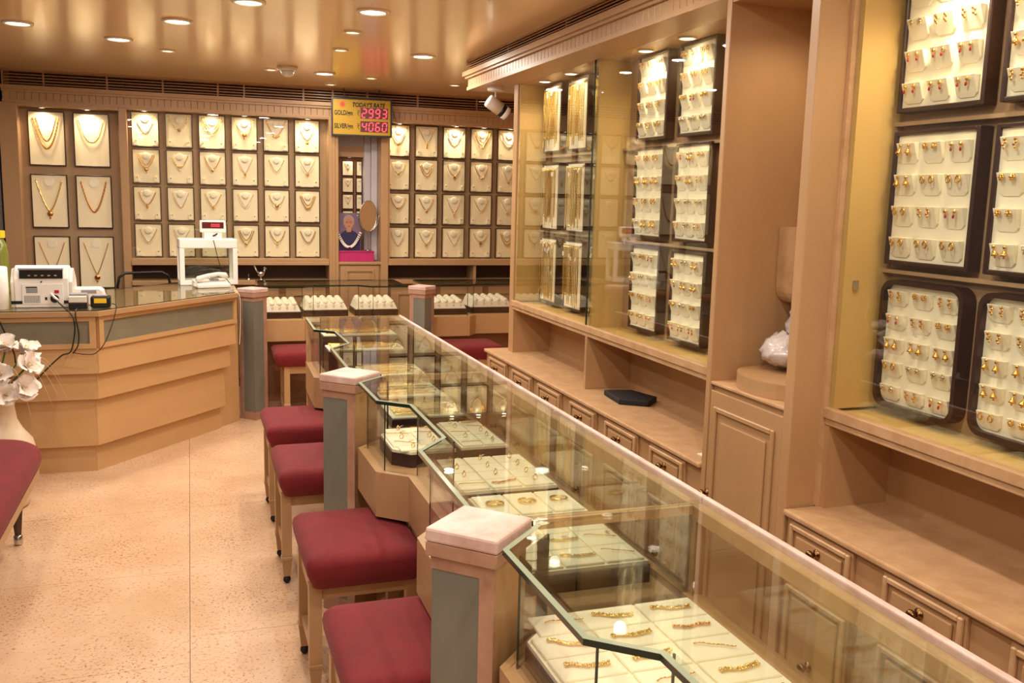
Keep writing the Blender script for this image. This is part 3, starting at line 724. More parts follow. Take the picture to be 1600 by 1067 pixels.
solo('black_tray', MB().prism([(1.95, 4.20), (1.93, 3.98), (2.05, 3.90), (2.14, 3.99), (2.09, 4.17)], DZ+.001, DZ+.028), 'black_soft', 'flat black tray in the open niche above the drawers', 'tray', bevel=.005)
solo('paper_slip', MB().box(1.85, 1.93, 3.02, 3.10, DZ+.001, DZ+.004), 'tag', 'small white paper slip on the drawer top beside the pillar', 'paper')
solo('cabinet_lock', MB().box(1.965, 1.985, 2.414, 2.42, 1.44, 1.47), 'steel', 'small dark steel lock on the yellow side of the near display', 'lock')

# ---------------------------------------------------------------- earring trays
def earring_protos():
    P = []
    b = MB()
    for a in range(6): b.ball((.006*math.cos(a*PI/3), -.003, .006*math.sin(a*PI/3)), (.0036, .003, .0036), 6, 4)
    b.ball((0, -.005, 0), .004, 6, 4, 1); P.append((b.mesh('earring_flower', ['gold', 'gold_bright'], smooth=True), 'gold flower stud', .0))
    b = MB().ball((0, -.003, .004), (.005, .003, .005), 7, 5).lathe([(.002, -.003), (.008, -.014), (.009, -.018), (.002, -.019)], (0, -.003, 0), 9)
    b.ball((0, -.003, -.022), .003, 6, 4, 1); P.append((b.mesh('earring_bell', ['gold', 'gold_red'], smooth=True), 'gold bell drop', .0))
    b = MB().ball((0, -.004, 0), (.0065, .004, .0065), 8, 5).ball((0, -.004, -.013), (.004, .003, .006), 7, 5, 1); P.append((b.mesh('earring_drop', ['gold_bright', 'ruby'], smooth=True), 'gold ruby drop', .0))
    b = MB().tube([(0.007*math.cos(2*PI*i/12), -.003, -.004+.009*math.sin(2*PI*i/12)) for i in range(12)], .0022, 5, closed=True).ball((0, -.004, .006), .0035, 6, 4)
    P.append((b.mesh('earring_hoop', ['gold'], smooth=True), 'small gold hoop', .0))
    b = MB()
    for k in range(4): b.ball(((k % 2)*.006-.003, -.003, .004-k*.0065), (.0045, .003, .0045), 6, 4, k % 2)
    P.append((b.mesh('earring_cluster', ['gold_red', 'gold_bright'], smooth=True), 'long red gold cluster', .0))
    b = MB().ball((0, -.003, 0), (.007, .003, .007), 8, 5)
    for a in range(5): b.ball((.008*math.cos(a*1.257+.3), -.003, .008*math.sin(a*1.257+.3)), (.003, .002, .003), 5, 4, 1)
    P.append((b.mesh('earring_star', ['silver', 'gold_bright'], smooth=True), 'white stone star stud', .0))
    return P
EP = earring_protos()
TM = {}
def tray_meshes(w, h, t, nc, nr, rounded):
    k = (w, h, t, nc, nr, rounded)
    if k in TM: return TM[k]
    rm = .014
    if rounded:
        def rr(w_, h_, r_, n=6):
            pts = []
            for cx, cz, a0 in ((w_/2-r_, h_/2-r_, 0), (-w_/2+r_, h_/2-r_, PI/2), (-w_/2+r_, -h_/2+r_, PI), (w_/2-r_, -h_/2+r_, 1.5*PI)):
                for i in range(n+1): pts.append((cx+r_*math.cos(a0+PI/2*i/n), cz+r_*math.sin(a0+PI/2*i/n)))
            return pts
        o = rr(w, h, .045); i_ = rr(w-2*rm, h-2*rm, .034); n = len(o)
        rim = MB()
        vs = [(x, -t, z+h/2) for x, z in o]+[(x, -t, z+h/2) for x, z in i_]+[(x, 0, z+h/2) for x, z in o]+[(x, -t*.55, z+h/2) for x, z in i_]
        fs = []
        for a in range(n):
            c = (a+1) % n
            fs += [(a, c, n+c, n+a), (a, 2*n+a, 2*n+c, c), (n+a, n+c, 3*n+c, 3*n+a)]
        fs.append(tuple(range(2*n, 3*n)))
        rim.add(vs, fs)
        pad = MB().plate([(x, z+h/2) for x, z in i_], -t*.6, -t*.3)
    else:
        rim = MB().box(-w/2, -w/2+rm, -t, 0, 0, h).box(w/2-rm, w/2, -t, 0, 0, h).box(-w/2+rm, w/2-rm, -t, 0, 0, rm).box(-w/2+rm, w/2-rm, -t, 0, h-rm, h)
        pad = MB().box(-w/2+rm, w/2-rm, -t*.8, -.002, rm, h-rm)
    iw, ih = (w-2*rm)/nc, (h-2*rm)/nr
    fw_, fh = iw*.74, ih*.66
    a, c = fw_/2, fw_*.16
    o = .020 if not rounded else .016
    poly = [(-a, fh), (-a, c), (-a+c, 0), (a-c, 0), (a, c), (a, fh)]
    fl_ = MB()
    fr = [(x, -.003-o*(z/fh), z) for x, z in poly]; bk = [(x, 0, z) for x, z in poly]; n = 6
    fl_.add(fr+bk, [tuple(range(n)), tuple(range(n, 2*n))[::-1]]+[(i, n+i, n+(i+1) % n, (i+1) % n) for i in range(n)])
    TM[k] = (rim.mesh('rim', ['dark_wood'], bevel=0 if rounded else .003, seg=1), pad.mesh('pad', ['cream']), fl_.mesh('flap', ['cream'], bevel=.0012, seg=1), rm, iw, ih, fw_, fh, o)
    return TM[k]
def earring_tray(yc, z, w, h, t, nc, nr, rounded, label, short, group, seed, minstay=0):
    rim, pad, flap, rm, iw, ih, fw_, fh, o = tray_meshes(w, h, t, nc, nr, rounded)
    T = thing('earring_tray', label, 'tray', (PX-.001, yc, z), RZ, group)
    inst('rim', rim, (0, 0, 0), 0, T); inst('pad', pad, (0, 0, 0), 0, T)
    rnd = random.Random(seed)
    yp = -t*(.6 if rounded else .8)
    for r in range(nr):
        kind = rnd.randrange(6)
        for c in range(nc):
            x = -w/2+rm+iw*(c+.5); zz = h-rm-ih*(r+1)+ih*.10
            inst('flap', flap, (x, yp, zz), 0, T)
            k = kind if rnd.random() < .6 else rnd.randrange(6)
            row = ('top row', 'second row', 'third row', 'fourth row', 'fifth row')[r]
            colm = ('far', 'middle', 'near')[c]
            for s in (-1, 1):
                lx = x+s*fw_*.23; ly = yp-.004-o*.86-.001; lz = zz+fh*.80
                e = link('earring', EP[k][0]); e.location = (PX-.001+ly, yc-lx, z+lz); e.rotation_euler = (rnd.uniform(-.1, .1), rnd.uniform(-.25, .25), RZ)
                sc = 1.0 if w < .3 else 1.08
                e.scale = (sc, sc, sc)
                tag(e, '%s earring, %s, %s flap of the %s' % (EP[k][1], row, colm, short), 'earring', 'earrings on the '+short)
    return T
for r, (z, h, rn) in enumerate(((1.985, .40, 'upper'), (1.525, .43, 'middle'), (1.078, .41, 'lower'))):
    for c, y in enumerate((4.04, 3.63)):
        cn = ('partition', 'pillar')[c]
        earring_tray(y, z, .30, h, .05, 3, 4, False, 'dark framed white earring tray, %s row, on the %s side of the long display' % (rn, cn), '%s %s side tray' % (rn, cn), 'earring trays in the long display', 10+r*2+c)
for r, (z, h, rn, rd, nr) in enumerate(((1.985, .40, 'upper', False, 4), (1.525, .405, 'middle', False, 4), (1.078, .40, 'lower', True, 5))):
    for c, y in enumerate((2.232, 1.843)):
        cn = ('yellow panel', 'open end')[c]
        earring_tray(y, z, .335, h, .05, 3, nr, rd, 'large %s earring tray, %s row, on the %s side of the near display' % ('round cornered' if rd else 'dark framed', rn, cn), '%s %s near tray' % (rn, ('yellow-side', 'open-end')[c]), 'earring trays in the near display', 30+r*2+c)

# ---------------------------------------------------------------- chain trays
def chain_mesh(key, length, r, bead, m, tagd):
    n = 36; pts = []; rr = []
    rnd = random.Random(key)
    for i in range(n+1):
        s = i/n; pts.append((.0015*math.sin(s*9+key), 0, -length*s)); rr.append(r*(1+bead*(1 if i % 2 else -.3)))
    b = MB().tube(pts, rr, 5)
    pts2 = [(.006+.0015*math.sin(s_*7+key), .001, -length*.97*s_) for s_ in [i/20 for i in range(21)]]
    b.tube(pts2, r*.8, 5)
    b.tube([(0, 0, -length), (.003, 0, -length-.006), (.006, 0, -length*.97)], r, 5)
    return b.mesh('chain', [m], smooth=True)
CH = [chain_mesh(1, .31, .0026, .25, 'gold_bright', 0), chain_mesh(2, .34, .0022, .0, 'gold_bright', 0), chain_mesh(3, .28, .0032, .4, 'gold', 0), chain_mesh(4, .33, .0024, .15, 'gold_bright', 0)]
TAGM = MB().box(-.006, .006, -.001, .0, -.024, 0).mesh('price_tag', ['tag'])
CT = (MB().box(-.14, -.126, -.05, 0, 0, .40).box(.126, .14, -.05, 0, 0, .40).box(-.126, .126, -.05, 0, 0, .012).box(-.126, .126, -.05, 0, .388, .40).mesh('rim', ['dark_wood'], bevel=.003, seg=1),
      MB().box(-.126, .126, -.042, -.002, .012, .388).mesh('pad', ['cream']), MB().box(-.12, .12, -.056, -.042, .368, .376).mesh('hook_rail', ['cream_white']))
for r, (z, rn) in enumerate(((1.972, 'upper'), (1.512, 'middle'), (1.072, 'lower'))):
    for c, y in enumerate((5.32, 4.93, 4.545)):
        cn = ('far stile', 'middle', 'partition')[c]
        where = '%s %s' % (rn, ('tray beside the far stile', 'tray in the middle column', 'tray beside the partition')[c])
        T = thing('chain_tray', 'dark framed tray of gold chains, %s row, %s' % (rn, ('beside the far stile', 'middle column', 'beside the partition')[c]), 'tray', (PX-.001, y, z), RZ, 'chain trays in the long display')
        inst('rim', CT[0], (0, 0, 0), 0, T); inst('pad', CT[1], (0, 0, 0), 0, T); inst('hook_rail', CT[2], (0, 0, 0), 0, T)
        rnd = random.Random(r*3+c+50)
        for i in range(10):
            lx = -.110+i*.0238; k = rnd.randrange(4)
            t = thing('gold_chain', 'thin gold chain hanging in the %s' % where, 'chain', (PX-.062, y-lx, z+.366), RZ, 'chains of the '+where)
            inst('chain', CH[k], (0, 0, 0), 0, t)
            if rnd.random() < .4:
                q = inst('price_tag', TAGM, (.004, -.006, -rnd.uniform(.0, .06)), 0, t); q.rotation_euler = (0, rnd.uniform(-.5, .5), 0)

# ================================================================ LONG GLASS COUNTER
ZB, ZT = .71, .974       # deck level, top of the glass
BX = 1.19
def inset(poly, d):
    n = len(poly); out = []
    a = sum(poly[i][0]*poly[(i+1) % n][1]-poly[(i+1) % n][0]*poly[i][1] for i in range(n))
    sg = 1 if a > 0 else -1
    for i in range(n):
        p0, p1, p2 = Vector(poly[i-1]), Vector(poly[i]), Vector(poly[(i+1) % n])
        d1 = (p1-p0).normalized(); d2 = (p2-p1).normalized()
        n1 = Vector((-d1.y, d1.x))*sg; n2 = Vector((-d2.y, d2.x))*sg
        m = (n1+n2); k = m.length_squared
        m = m*(2/k) if k > .05 else n1
        q = p1+m*d*.5*1.0
        # exact mitre
        q = p1+(n1+n2)*(d/(1+n1.dot(n2))) if (1+n1.dot(n2)) > .1 else p1+n1*d
        out.append((q.x, q.y))
    return out
def wall_seg(b, p, q, th, z0, z1, m=0):
    p = Vector(p); q = Vector(q); d = (q-p).normalized(); n = Vector((-d.y, d.x))*th/2
    return b.prism([tuple(p+n), tuple(q+n), tuple(q-n), tuple(p-n)], z0, z1, m, m)
def showcase(label, front, y0, y1, strip, name='glass_showcase'):
    # front: list of points from near to far along the customer side
    poly = [(BX, y0)]+front+[(BX, y1)]
    t = thing(name, label, 'showcase', (.95, (y0+y1)/2, 0))
    gt = MB().prism(poly, ZT-.012, ZT, 0, 1)
    for k, f in enumerate(gt.f):
        ys_ = [gt.v[i][0] for i in f]
        if max(ys_) > BX-.01 and k > 1: gt.m[k] = 1
    obj('glass_top', gt, ['glass_edge', 'glass_top'], t)
    pb = inset(poly, .013)
    for i in range(1, len(poly)-2): obj('ground_bevel', MB().prism([poly[i], poly[i+1], pb[i+1], pb[i]], ZT, ZT+.0006), 'bevel', t)
    pin = inset(poly, .035)
    for i in range(1, len(pin)-2):
        p, q = pin[i], pin[i+1]
        obj('front_pane', wall_seg(MB(), p, q, .006, ZB, ZT-.0125), 'glass_clear', t)
    for i in range(2, len(pin)-2):
        x, y = pin[i]
        obj('pane_joint', MB().box(x-.002, x+.002, y-.002, y+.002, ZB, ZT-.0125), 'glass_edge', t)
    obj('deck', MB().prism(inset(poly, .006), ZB-.012, ZB), 'paint', t)
    # fascia boards following the zigzag front
    for i in range(1, len(poly)-2):
        p, q = Vector(poly[i]), Vector(poly[i+1])
        b = MB(); d = (q-p).normalized(); n = Vector((-d.y, d.x))*(-1)
        pi_, qi = Vector(inset(poly, .02)[i]), Vector(inset(poly, .02)[i+1])
        b.prism([tuple(p), tuple(q), tuple(qi), tuple(pi_)], .545, ZB+.002)
        obj('fascia_board', b, 'paint', t)
    obj('underside', MB().prism(inset(poly, .022), .55, .562), 'niche_brown', t)
    # staff side
    obj('back_rail', MB().box(BX-.032, BX, y0, y1, ZT-.050, ZT-.013), 'paint_worn', t, bevel=.003)
    obj('top_edge_strip', MB().box(BX-.002, BX+.014, y0, y1, ZT-.03, ZT+.004), 'cap_worn', t, bevel=.003)
    obj('back_sill', MB().box(BX-.045, BX, y0, y1, ZB, ZB+.022), 'paint', t)
    ym = (y0+y1)/2
    obj('sliding_door', MB().box(BX-.022, BX-.018, y0+.02, ym+.02, ZB+.022, ZT-.05), 'glass', t)
    obj('sliding_door', MB().box(BX-.012, BX-.008, ym-.02, y1-.02, ZB+.022, ZT-.05), 'glass', t)
    for yy in (y0+.012, y1-.012): obj('back_stile', MB().box(BX-.03, BX, yy-.012, yy+.012, ZB+.022, ZT-.05), 'paint', t)
    for yy, fx in ((y0, front[0][0]), (y1, front[-1][0])): obj('partition_rail', MB().box(fx+.03, BX-.033, yy-.012 if yy == y1 else yy, yy if yy == y1 else yy+.012, ZT-.036, ZT-.013), 'paint_worn', t)
    for yy, fx in ((y0+.004, front[0][0]), (y1-.004, front[-1][0])): obj('end_pane', MB().box(fx+.03, BX-.033, yy-.003, yy+.003, ZB, ZT-.037), 'glass_clear', t)
    # base
    obj('base_body', MB().box(.86, BX-.005, y0, y1, .0, .55), 'niche_brown', t)
    nb = 3
    for i in range(nb):
        a = y0+(y1-y0)*i/nb+.03; b2 = y0+(y1-y0)*(i+1)/nb-.03
        d = obj('base_panel', MB().box(.845, .86, a, b2, .05, .52), 'paint', t)
        obj('moulding', ring_x(a+.04, b2-.04, .09, .48, .845, .010, .018), 'paint_worn', d)
    return t
showcase('nearest bay of the long zigzag glass counter, holding bracelet pads', [(.60, .19), (.61, .75), (.71, .86), (.705, 1.26), (.605, 1.345), (.60, 1.76), (.722, 1.885)], .09, 1.955, 1.0)
showcase('middle bay of the long zigzag glass counter between the two capped posts', [(.722, 1.905), (.60, 2.025), (.605, 2.55), (.71, 2.68), (.712, 3.14), (.612, 3.23), (.605, 3.57), (.725, 3.69)], 1.957, 3.752, 1.0)
bay3 = showcase('farthest bay of the long zigzag glass counter ending at the aisle', [(.725, 3.712), (.607, 3.83), (.615, 4.41), (.718, 4.55), (.712, 4.955), (.615, 5.04), (.63, 5.55)], 3.754, 5.55, 1.0)

obj('end_stile', MB().box(.633, .660, 5.522, 5.548, 0, ZT-.0125), 'paint_worn', bay3)
def post(x, y, label, ztop=.99, hd=.125, turn=0):
    # diamond in plan; the vertex towards the customers is -X (turned for the back counter)
    t = thing('counter_post', label, 'post', (x, y, 0))
    q = hd/math.sqrt(2)
    R = Matrix.Rotation(PI/4+turn, 4, 'Z')
    obj('cap', MB().box(-q, q, -q, q, ztop-.032, ztop).xf(R), 'cap_worn', t, local=True, bevel=.006)
    obj('cap_band', MB().box(-q+.001, q-.001, -q+.001, q-.001, ztop-.064, ztop-.0325).xf(R), 'cap_side', t, local=True, bevel=.002)
    k = q-.010
    obj('core', MB().box(-k+.008, k, -k, k-.008, 0, ztop-.064).xf(R), 'paint', t, local=True)
    # wooden strips on the side vertices, head and foot rails, two laminate panels meeting at the front vertex
    zt2 = ztop-.064
    obj('side_strip', MB().box(-k, -k+.008, -k, -k+.036, 0, zt2).xf(R), 'cap_side', t, local=True)
    obj('side_strip', MB().box(k-.036, k, k-.008, k, 0, zt2).xf(R), 'cap_side', t, local=True)
    for (za, zb, nm) in ((0, .06, 'foot_rail'), (zt2-.03, zt2, 'head_rail')):
        obj(nm, MB().box(-k, -k+.008, -k+.036, k-.008, za, zb).xf(R), 'cap_side', t, local=True)
        obj(nm, MB().box(-k, k-.036, k-.008, k, za, zb).xf(R), 'cap_side', t, local=True)
    obj('laminate_panel', MB().box(-k+.002, -k+.008, -k+.036, k-.003, .06, zt2-.03).xf(R), 'post_grey', t, local=True)
    obj('laminate_panel', MB().box(-k+.003, k-.036, k-.008, k-.002, .06, zt2-.03).xf(R), 'post_grey', t, local=True)
    return t
post(.59, 1.89, 'diamond plan grey post with a chipped pinkish cap between nearest and middle bays')
post(.595, 3.70, 'diamond plan grey post with a chipped cap between middle and farthest bays')
post(.43, 7.18, 'diamond plan post joining billing desk and ring counter', hd=.115, turn=PI/2)
post(1.745, 7.27, 'diamond plan post in the middle of the ring counter', hd=.115, turn=PI/2)

# ---------------------------------------------------------------- trays in the counter
def bracelet_mesh(key, L, r, bead, m, curl):
    n = 30; pts = []; rr = []
    for i in range(n+1):
        s = i/n; a = s*2*PI*curl
        if curl > .9: p = (math.cos(a)*L*.30*(1+.1*s), math.sin(a)*L*.22*(1+.1*s), .004+.003*s)
        else: p = (-L/2+L*s, .10*L*math.sin(s*PI*1.2+key)+.02*L*math.sin(s*11), .004)
        pts.append(p); rr.append(r*(1+bead*(1 if i % 2 else -.3)))
    b = MB()
    if curl > .9 or bead < .1: b.tube(pts, r, 5)
    else:
        b.tube(pts, r*.35, 4)
        m_ = 22 if bead < .4 else 18
        for i in range(m_):
            q = Vector(pts[int(i*n/(m_-1))]); q2 = Vector(pts[min(n, int(i*n/(m_-1))+1)]); d = (q2-q)
            b.ball(q+Vector((0, (r*1.1 if i % 2 else -r*1.1)*(bead > .4), .001)), (r*1.0, r*1.0, r*.7), 6, 4)
            if bead > .4: b.ball(q+Vector((0, (-r*1.3 if i % 2 else r*1.3), .0)), (r*.7, r*.7, r*.6), 5, 4)
    return b.mesh('bracelet', [m], smooth=True)
BR = [(bracelet_mesh(1, .085, .0022, .2, 'gold', .4), 'slim gold bracelet'), (bracelet_mesh(2, .09, .0036, .5, 'gold_bright', .4), 'broad bright gold bracelet'), (bracelet_mesh(3, .085, .0016, 0, 'gold', .4), 'wire thin gold chain'),
      (bracelet_mesh(4, .085, .003, .5, 'gold_red', .4), 'red gold link bracelet'), (bracelet_mesh(5, .085, .003, .2, 'gold_bright', 1.8), 'coiled gold bangle')]
RINGM = (MB().tube([(0.008*math.cos(2*PI*i/12), 0, .008+.008*math.sin(2*PI*i/12)) for i in range(12)], .0018, 5, closed=True).ball((0, 0, .018), .0035, 6, 4).mesh('ring', ['gold_bright'], smooth=True), 'gold ring')
PADM = {}
def counter_tray(x0, x1, y0, y1, z, nc, nr, label, short, kinds, chamfer=0, h=.04, seed=1, tags=.2):
    cx, cy = (x0+x1)/2, (y0+y1)/2
    t = thing('jewellery_tray', label, 'tray', (cx, cy, z), 0, 'trays in the long counter')
    poly = [(x0+chamfer, y0), (x1, y0), (x1, y1), (x0+chamfer, y1), (x0, y1-chamfer), (x0, y0+chamfer)] if chamfer else [(x0, y0), (x1, y0), (x1, y1), (x0, y1)]
    obj('tray_base', MB().prism(poly, z, z+h-.012), 'dark_wood', t)
    obj('lining', MB().prism(inset(poly, .004), z+h-.012, z+h-.002), 'cream', t)
    rnd = random.Random(seed)
    pw, ph = (x1-x0-.016)/nc, (y1-y0-.016)/nr
    k = (round(pw, 4), round(ph, 4))
    if k not in PADM: PADM[k] = MB().box(-pw/2+.003, pw/2-.003, -ph/2+.003, ph/2-.003, 0, .008).mesh('pad', ['cream'], bevel=.002, seg=1)
    for c in range(nc):
        for r in range(nr):
            px, py = x0+.008+pw*(c+.5), y0+.008+ph*(r+.5)
            if chamfer and c == 0 and r in (0, nr-1): px += chamfer*.25
            inst('pad', PADM[k], (px-cx, py-cy, h-.003), 0, t)
            kd = kinds[rnd.randrange(len(kinds))]
            me, what = BR[kd] if kd < 5 else RINGM
            o = thing('bracelet' if kd < 5 else 'finger_ring', '%s on a cream pad of the %s' % (what, short), 'bracelet' if kd < 5 else 'ring', (px, py, z+h+.0055), rnd.uniform(-.35, .35)+(0 if kd < 5 else .3), '%s on the %s' % (what, short))
            b = inst('links' if kd < 5 else 'band', me, (0, 0, 0), 0, o); sc = min(1, pw/.10)
            b.scale = (sc, sc, 1)
            if rnd.random() < tags:
                q = inst('price_tag', TAGM, (.03*sc, .012, .012), 0, o); q.rotation_euler = (1.1, rnd.uniform(-.4, .4), rnd.uniform(-1, 1))
counter_tray(.655, 1.11, 1.36, 1.86, ZB+.001, 3, 5, 'large cream tray of bracelets with clipped corners in the nearest bay', 'large clipped corner tray', (0, 1, 3, 1), .105, .055, 1)
counter_tray(.75, 1.11, .80, 1.34, ZB+.001, 3, 5, 'cream bracelet tray at the open end of the nearest bay', 'tray at the open end', (0, 1, 3), 0, .05, 2)
counter_tray(.76, 1.12, 2.08, 2.44, ZB+.001, 3, 3, 'cream tray of fine bracelets just past the near post', 'tray past the near post', (0, 2, 3, 1), 0, .06, 3)
counter_tray(.80, 1.13, 2.50, 2.71, ZB+.001, 3, 1, 'narrow cream tray of coiled bangles in the middle bay', 'coiled bangle tray', (4, 4, 1), 0, .055, 4)
counter_tray(.79, 1.14, 2.78, 3.16, ZB+.001, 3, 4, 'cream tray of ring and bracelet pads in the notch of the middle bay', 'notch tray', (5, 5, 0, 3), 0, .05, 5, .3)
counter_tray(.685, .92, 3.25, 3.60, ZB+.001, 2, 5, 'stepped cream tray with clipped corners beside the far post', 'clipped tray beside the far post', (5, 0, 5), .06, .06, 6, .3)
counter_tray(.95, 1.14, 3.30, 3.70, ZB+.001, 2, 5, 'narrow cream tray against the doors of the middle bay', 'narrow tray by the doors', (5, 0, 3), 0, .05, 7, .3)
def chain_counter_tray(x0, x1, y0, y1, z, n, label, short, seed, riser=0):
    cx, cy = (x0+x1)/2, (y0+y1)/2
    t = thing('chain_display_tray', label, 'tray', (cx, cy, z), 0, 'trays in the farthest bay')
    obj('tray_base', MB().box(x0, x1, y0, y1, z, z+.03+riser), 'dark_wood', t)
    obj('pad', MB().box(x0+.005, x1-.005, y0+.005, y1-.005, z+.03+riser, z+.04+riser), 'cream', t, bevel=.003)
    rnd = random.Random(seed)
    L = x1-x0-.04
    for i in range(n):
        yy = y0+.02+(y1-y0-.04)*i/(n-1); k = rnd.randrange(4)
        o = thing('gold_chain', 'thin gold chain laid straight on the %s' % short, 'chain', (x0+.02, yy, z+.046+riser), 0, 'chains on the '+short)
        c = inst('chain', CH[k], (0, 0, 0), 0, o); c.rotation_euler = (0, -PI/2, 0); s_ = L/.35
        c.scale = (.7, 1, s_)
        if i % 3 == 0:
            q = inst('price_tag', TAGM, (L*.96, 0, .006), 0, o); q.rotation_euler = (1.2, 0, rnd.uniform(-1, 1))
chain_counter_tray(.80, 1.13, 3.86, 4.14, ZB+.001, 9, 'flat cream tray of gold chains next to the far post', 'flat tray next to the far post', 1)
chain_counter_tray(.80, 1.13, 4.20, 4.50, ZB+.001, 9, 'cream tray of gold chains in the notch of the farthest bay', 'notch tray of the farthest bay', 2, .02)
chain_counter_tray(.80, 1.13, 4.56, 4.86, ZB+.001, 9, 'raised cream tray of gold chains beyond the notch', 'raised tray beyond the notch', 3, .05)
chain_counter_tray(.70, 1.13, 5.08, 5.28, ZB+.001, 7, 'higher stepped tray of gold chains near the counter end', 'higher stepped tray', 4, .10)
chain_counter_tray(.70, 1.13, 5.31, 5.51, ZB+.001, 7, 'highest stepped tray of gold chains at the counter end', 'highest stepped tray', 5, .15)

# ================================================================ RING COUNTER IN FRONT OF THE BACK WALL
def ring_counter(label, pts, x0, x1):
    yb = 7.98
    poly = pts+[(x1, yb), (x0, yb)]
    t = thing('ring_counter', label, 'showcase', ((x0+x1)/2, 7.7, 0))
    obj('glass_top', MB().prism(poly, ZT-.012, ZT, 0, 1), ['glass_edge', 'glass_top'], t)
    pin = inset(poly, .03); ins2 = inset(poly, .02)
    for i in range(len(pts)-1):
        obj('front_pane', wall_seg(MB(), pin[i], pin[i+1], .006, ZB, ZT-.0125), 'glass_clear', t)
        p, q = poly[i], poly[i+1]
        obj('fascia_board', MB().prism([p, q, ins2[i+1], ins2[i]], .545, ZB+.002), 'desk', t)
    for i in range(1, len(pts)-1): obj('pane_joint', MB().box(pin[i][0]-.002, pin[i][0]+.002, pin[i][1]-.002, pin[i][1]+.002, ZB, ZT-.0125), 'glass_edge', t)
    obj('deck', MB().prism(inset(poly, .006), ZB-.012, ZB), 'desk', t)
    obj('underside', MB().prism(inset(poly, .024), .55, .56), 'niche_brown', t)
    obj('back_rail', MB().box(x0, x1, yb-.03, yb, ZT-.04, ZT-.013), 'paint', t)
    obj('back_sill', MB().box(x0, x1, yb-.03, yb, ZB, ZB+.03), 'paint', t)
    obj('base_body', MB().box(x0+.02, x1-.02, 7.72, yb-.005, 0, .55), 'niche_brown', t)
ring_counter('short glass ring counter between the billing desk post and the middle post', [(.50, 7.41), (.835, 7.41), (.935, 7.52), (1.27, 7.52), (1.37, 7.41), (1.66, 7.41)], .50, 1.66)
ring_counter('glass ring counter running from the middle post behind the long wall display', [(1.83, 7.46), (2.205, 7.46), (2.29, 7.57), (2.75, 7.57), (2.85, 7.46), (3.05, 7.46)], 1.83, 3.05)
DOME = MB().ball((0, 0, 0), (.026, .030, .022), 10, 8).mesh('foam_dome', ['cream_white'], smooth=True)
RG = MB().tube([(0.009*math.cos(2*PI*i/12), 0, .009*math.sin(2*PI*i/12)) for i in range(12)], .0018, 5, closed=True).mesh('ring', ['gold_bright'], smooth=True)
def ring_tray(x, y, label, nx=5, w=.36):
    t = thing('ring_tray', label, 'tray', (x, y, ZB+.001), 0, 'ring trays in the back counter')
    d = .30
    obj('tray_base', MB().box(-w/2, w/2, -d/2, d/2, 0, .05), 'dark_wood', t, local=True, bevel=.003)
    obj('foam_block', MB().add([(-w/2+.004, -d/2+.004, .05), (w/2-.004, -d/2+.004, .05), (w/2-.004, d/2-.004, .05), (-w/2+.004, d/2-.004, .05), (-w/2+.03, -d/2+.02, .105), (w/2-.03, -d/2+.02, .105), (w/2-.03, d/2-.02, .125), (-w/2+.03, d/2-.02, .125)],
        [(0, 3, 2, 1), (4, 5, 6, 7), (0, 1, 5, 4), (1, 2, 6, 5), (2, 3, 7, 6), (3, 0, 4, 7)]), 'cream_white', t, local=True, bevel=.006)
    for i in range(nx):
        for j in range(4):
            inst('foam_dome', DOME, (-w/2+.055+i*(w-.11)/(nx-1), -d/2+.045+j*.07, .108+.0055*j), 0, t)
    for i in range(nx):
        o = link('finger_ring', RG); o.location = (x-w/2+.055+i*(w-.11)/(nx-1), y-d/2-.0+.004, ZB+.085); o.rotation_euler = (.3, 0, .5)
        tag(o, 'gold ring in the %s' % label.replace('white foam ', ''), 'ring', 'rings on the '+label.replace('white foam ', ''))
ring_tray(.655, 7.66, 'white foam ring tray nearest the desk post', 5, .34)
ring_tray(1.03, 7.755, 'white foam ring tray in the notch of the short ring counter', 5, .36)
ring_tray(1.445, 7.755, 'white foam ring tray on the desk side of the middle post', 5, .36)
ring_tray(2.03, 7.72, 'white foam ring tray on the passage side of the middle post', 5, .36)
ring_tray(2.45, 7.79, 'white foam ring tray next to the wall display stile', 5, .38)
# silver ornaments on the ledge
def ornaments():
    t = thing('rooster_figurine', 'small silver rooster figurine on the back ledge behind the desk post', 'figurine', (.575, 8.39, .941))
    obj('foot', MB().lathe([(.022, 0), (.018, .006), (.006, .012), (.005, .03)], n=14), 'silver', t, local=True, smooth=True)
    b = MB().ball((0, 0, .05), (.03, .017, .024), 12, 8)
    obj('body', b, 'silver', t, local=True, smooth=True)
    obj('neck', MB().tube([(.018, 0, .055), (.03, 0, .08), (.033, 0, .098)], [.014, .010, .009], 8), 'silver', t, local=True, smooth=True)
    obj('comb', MB().plate([(.022, .10), (.030, .118), (.035, .108), (.041, .114), (.044, .10), (.052, .095), (.040, .09)], -.004, .004), 'silver', t, local=True)
    for k in range(5):
        a = .9+k*.28
        obj('tail_feather', MB().tube([(-.02, 0, .055), (-.02-.035*math.sin(a*.6), 0, .08+.03*k*.4), (-.045-.01*k, 0, .075+.018*k)], [.006, .006, .002], 6), 'silver', t, local=True, smooth=True)
    t = thing('hand_bell', 'tiny silver hand bell beside the rooster figurine', 'bell', (.47, 8.385, .941))
    obj('bell_cup', MB().lathe([(.024, 0), (.02, .006), (.013, .018), (.004, .024)], n=14), 'silver', t, local=True, smooth=True)
    obj('handle', MB().tube([(0, 0, .024), (0, 0, .05)], [.003, .0045], 8), 'silver', t, local=True)
ornaments()

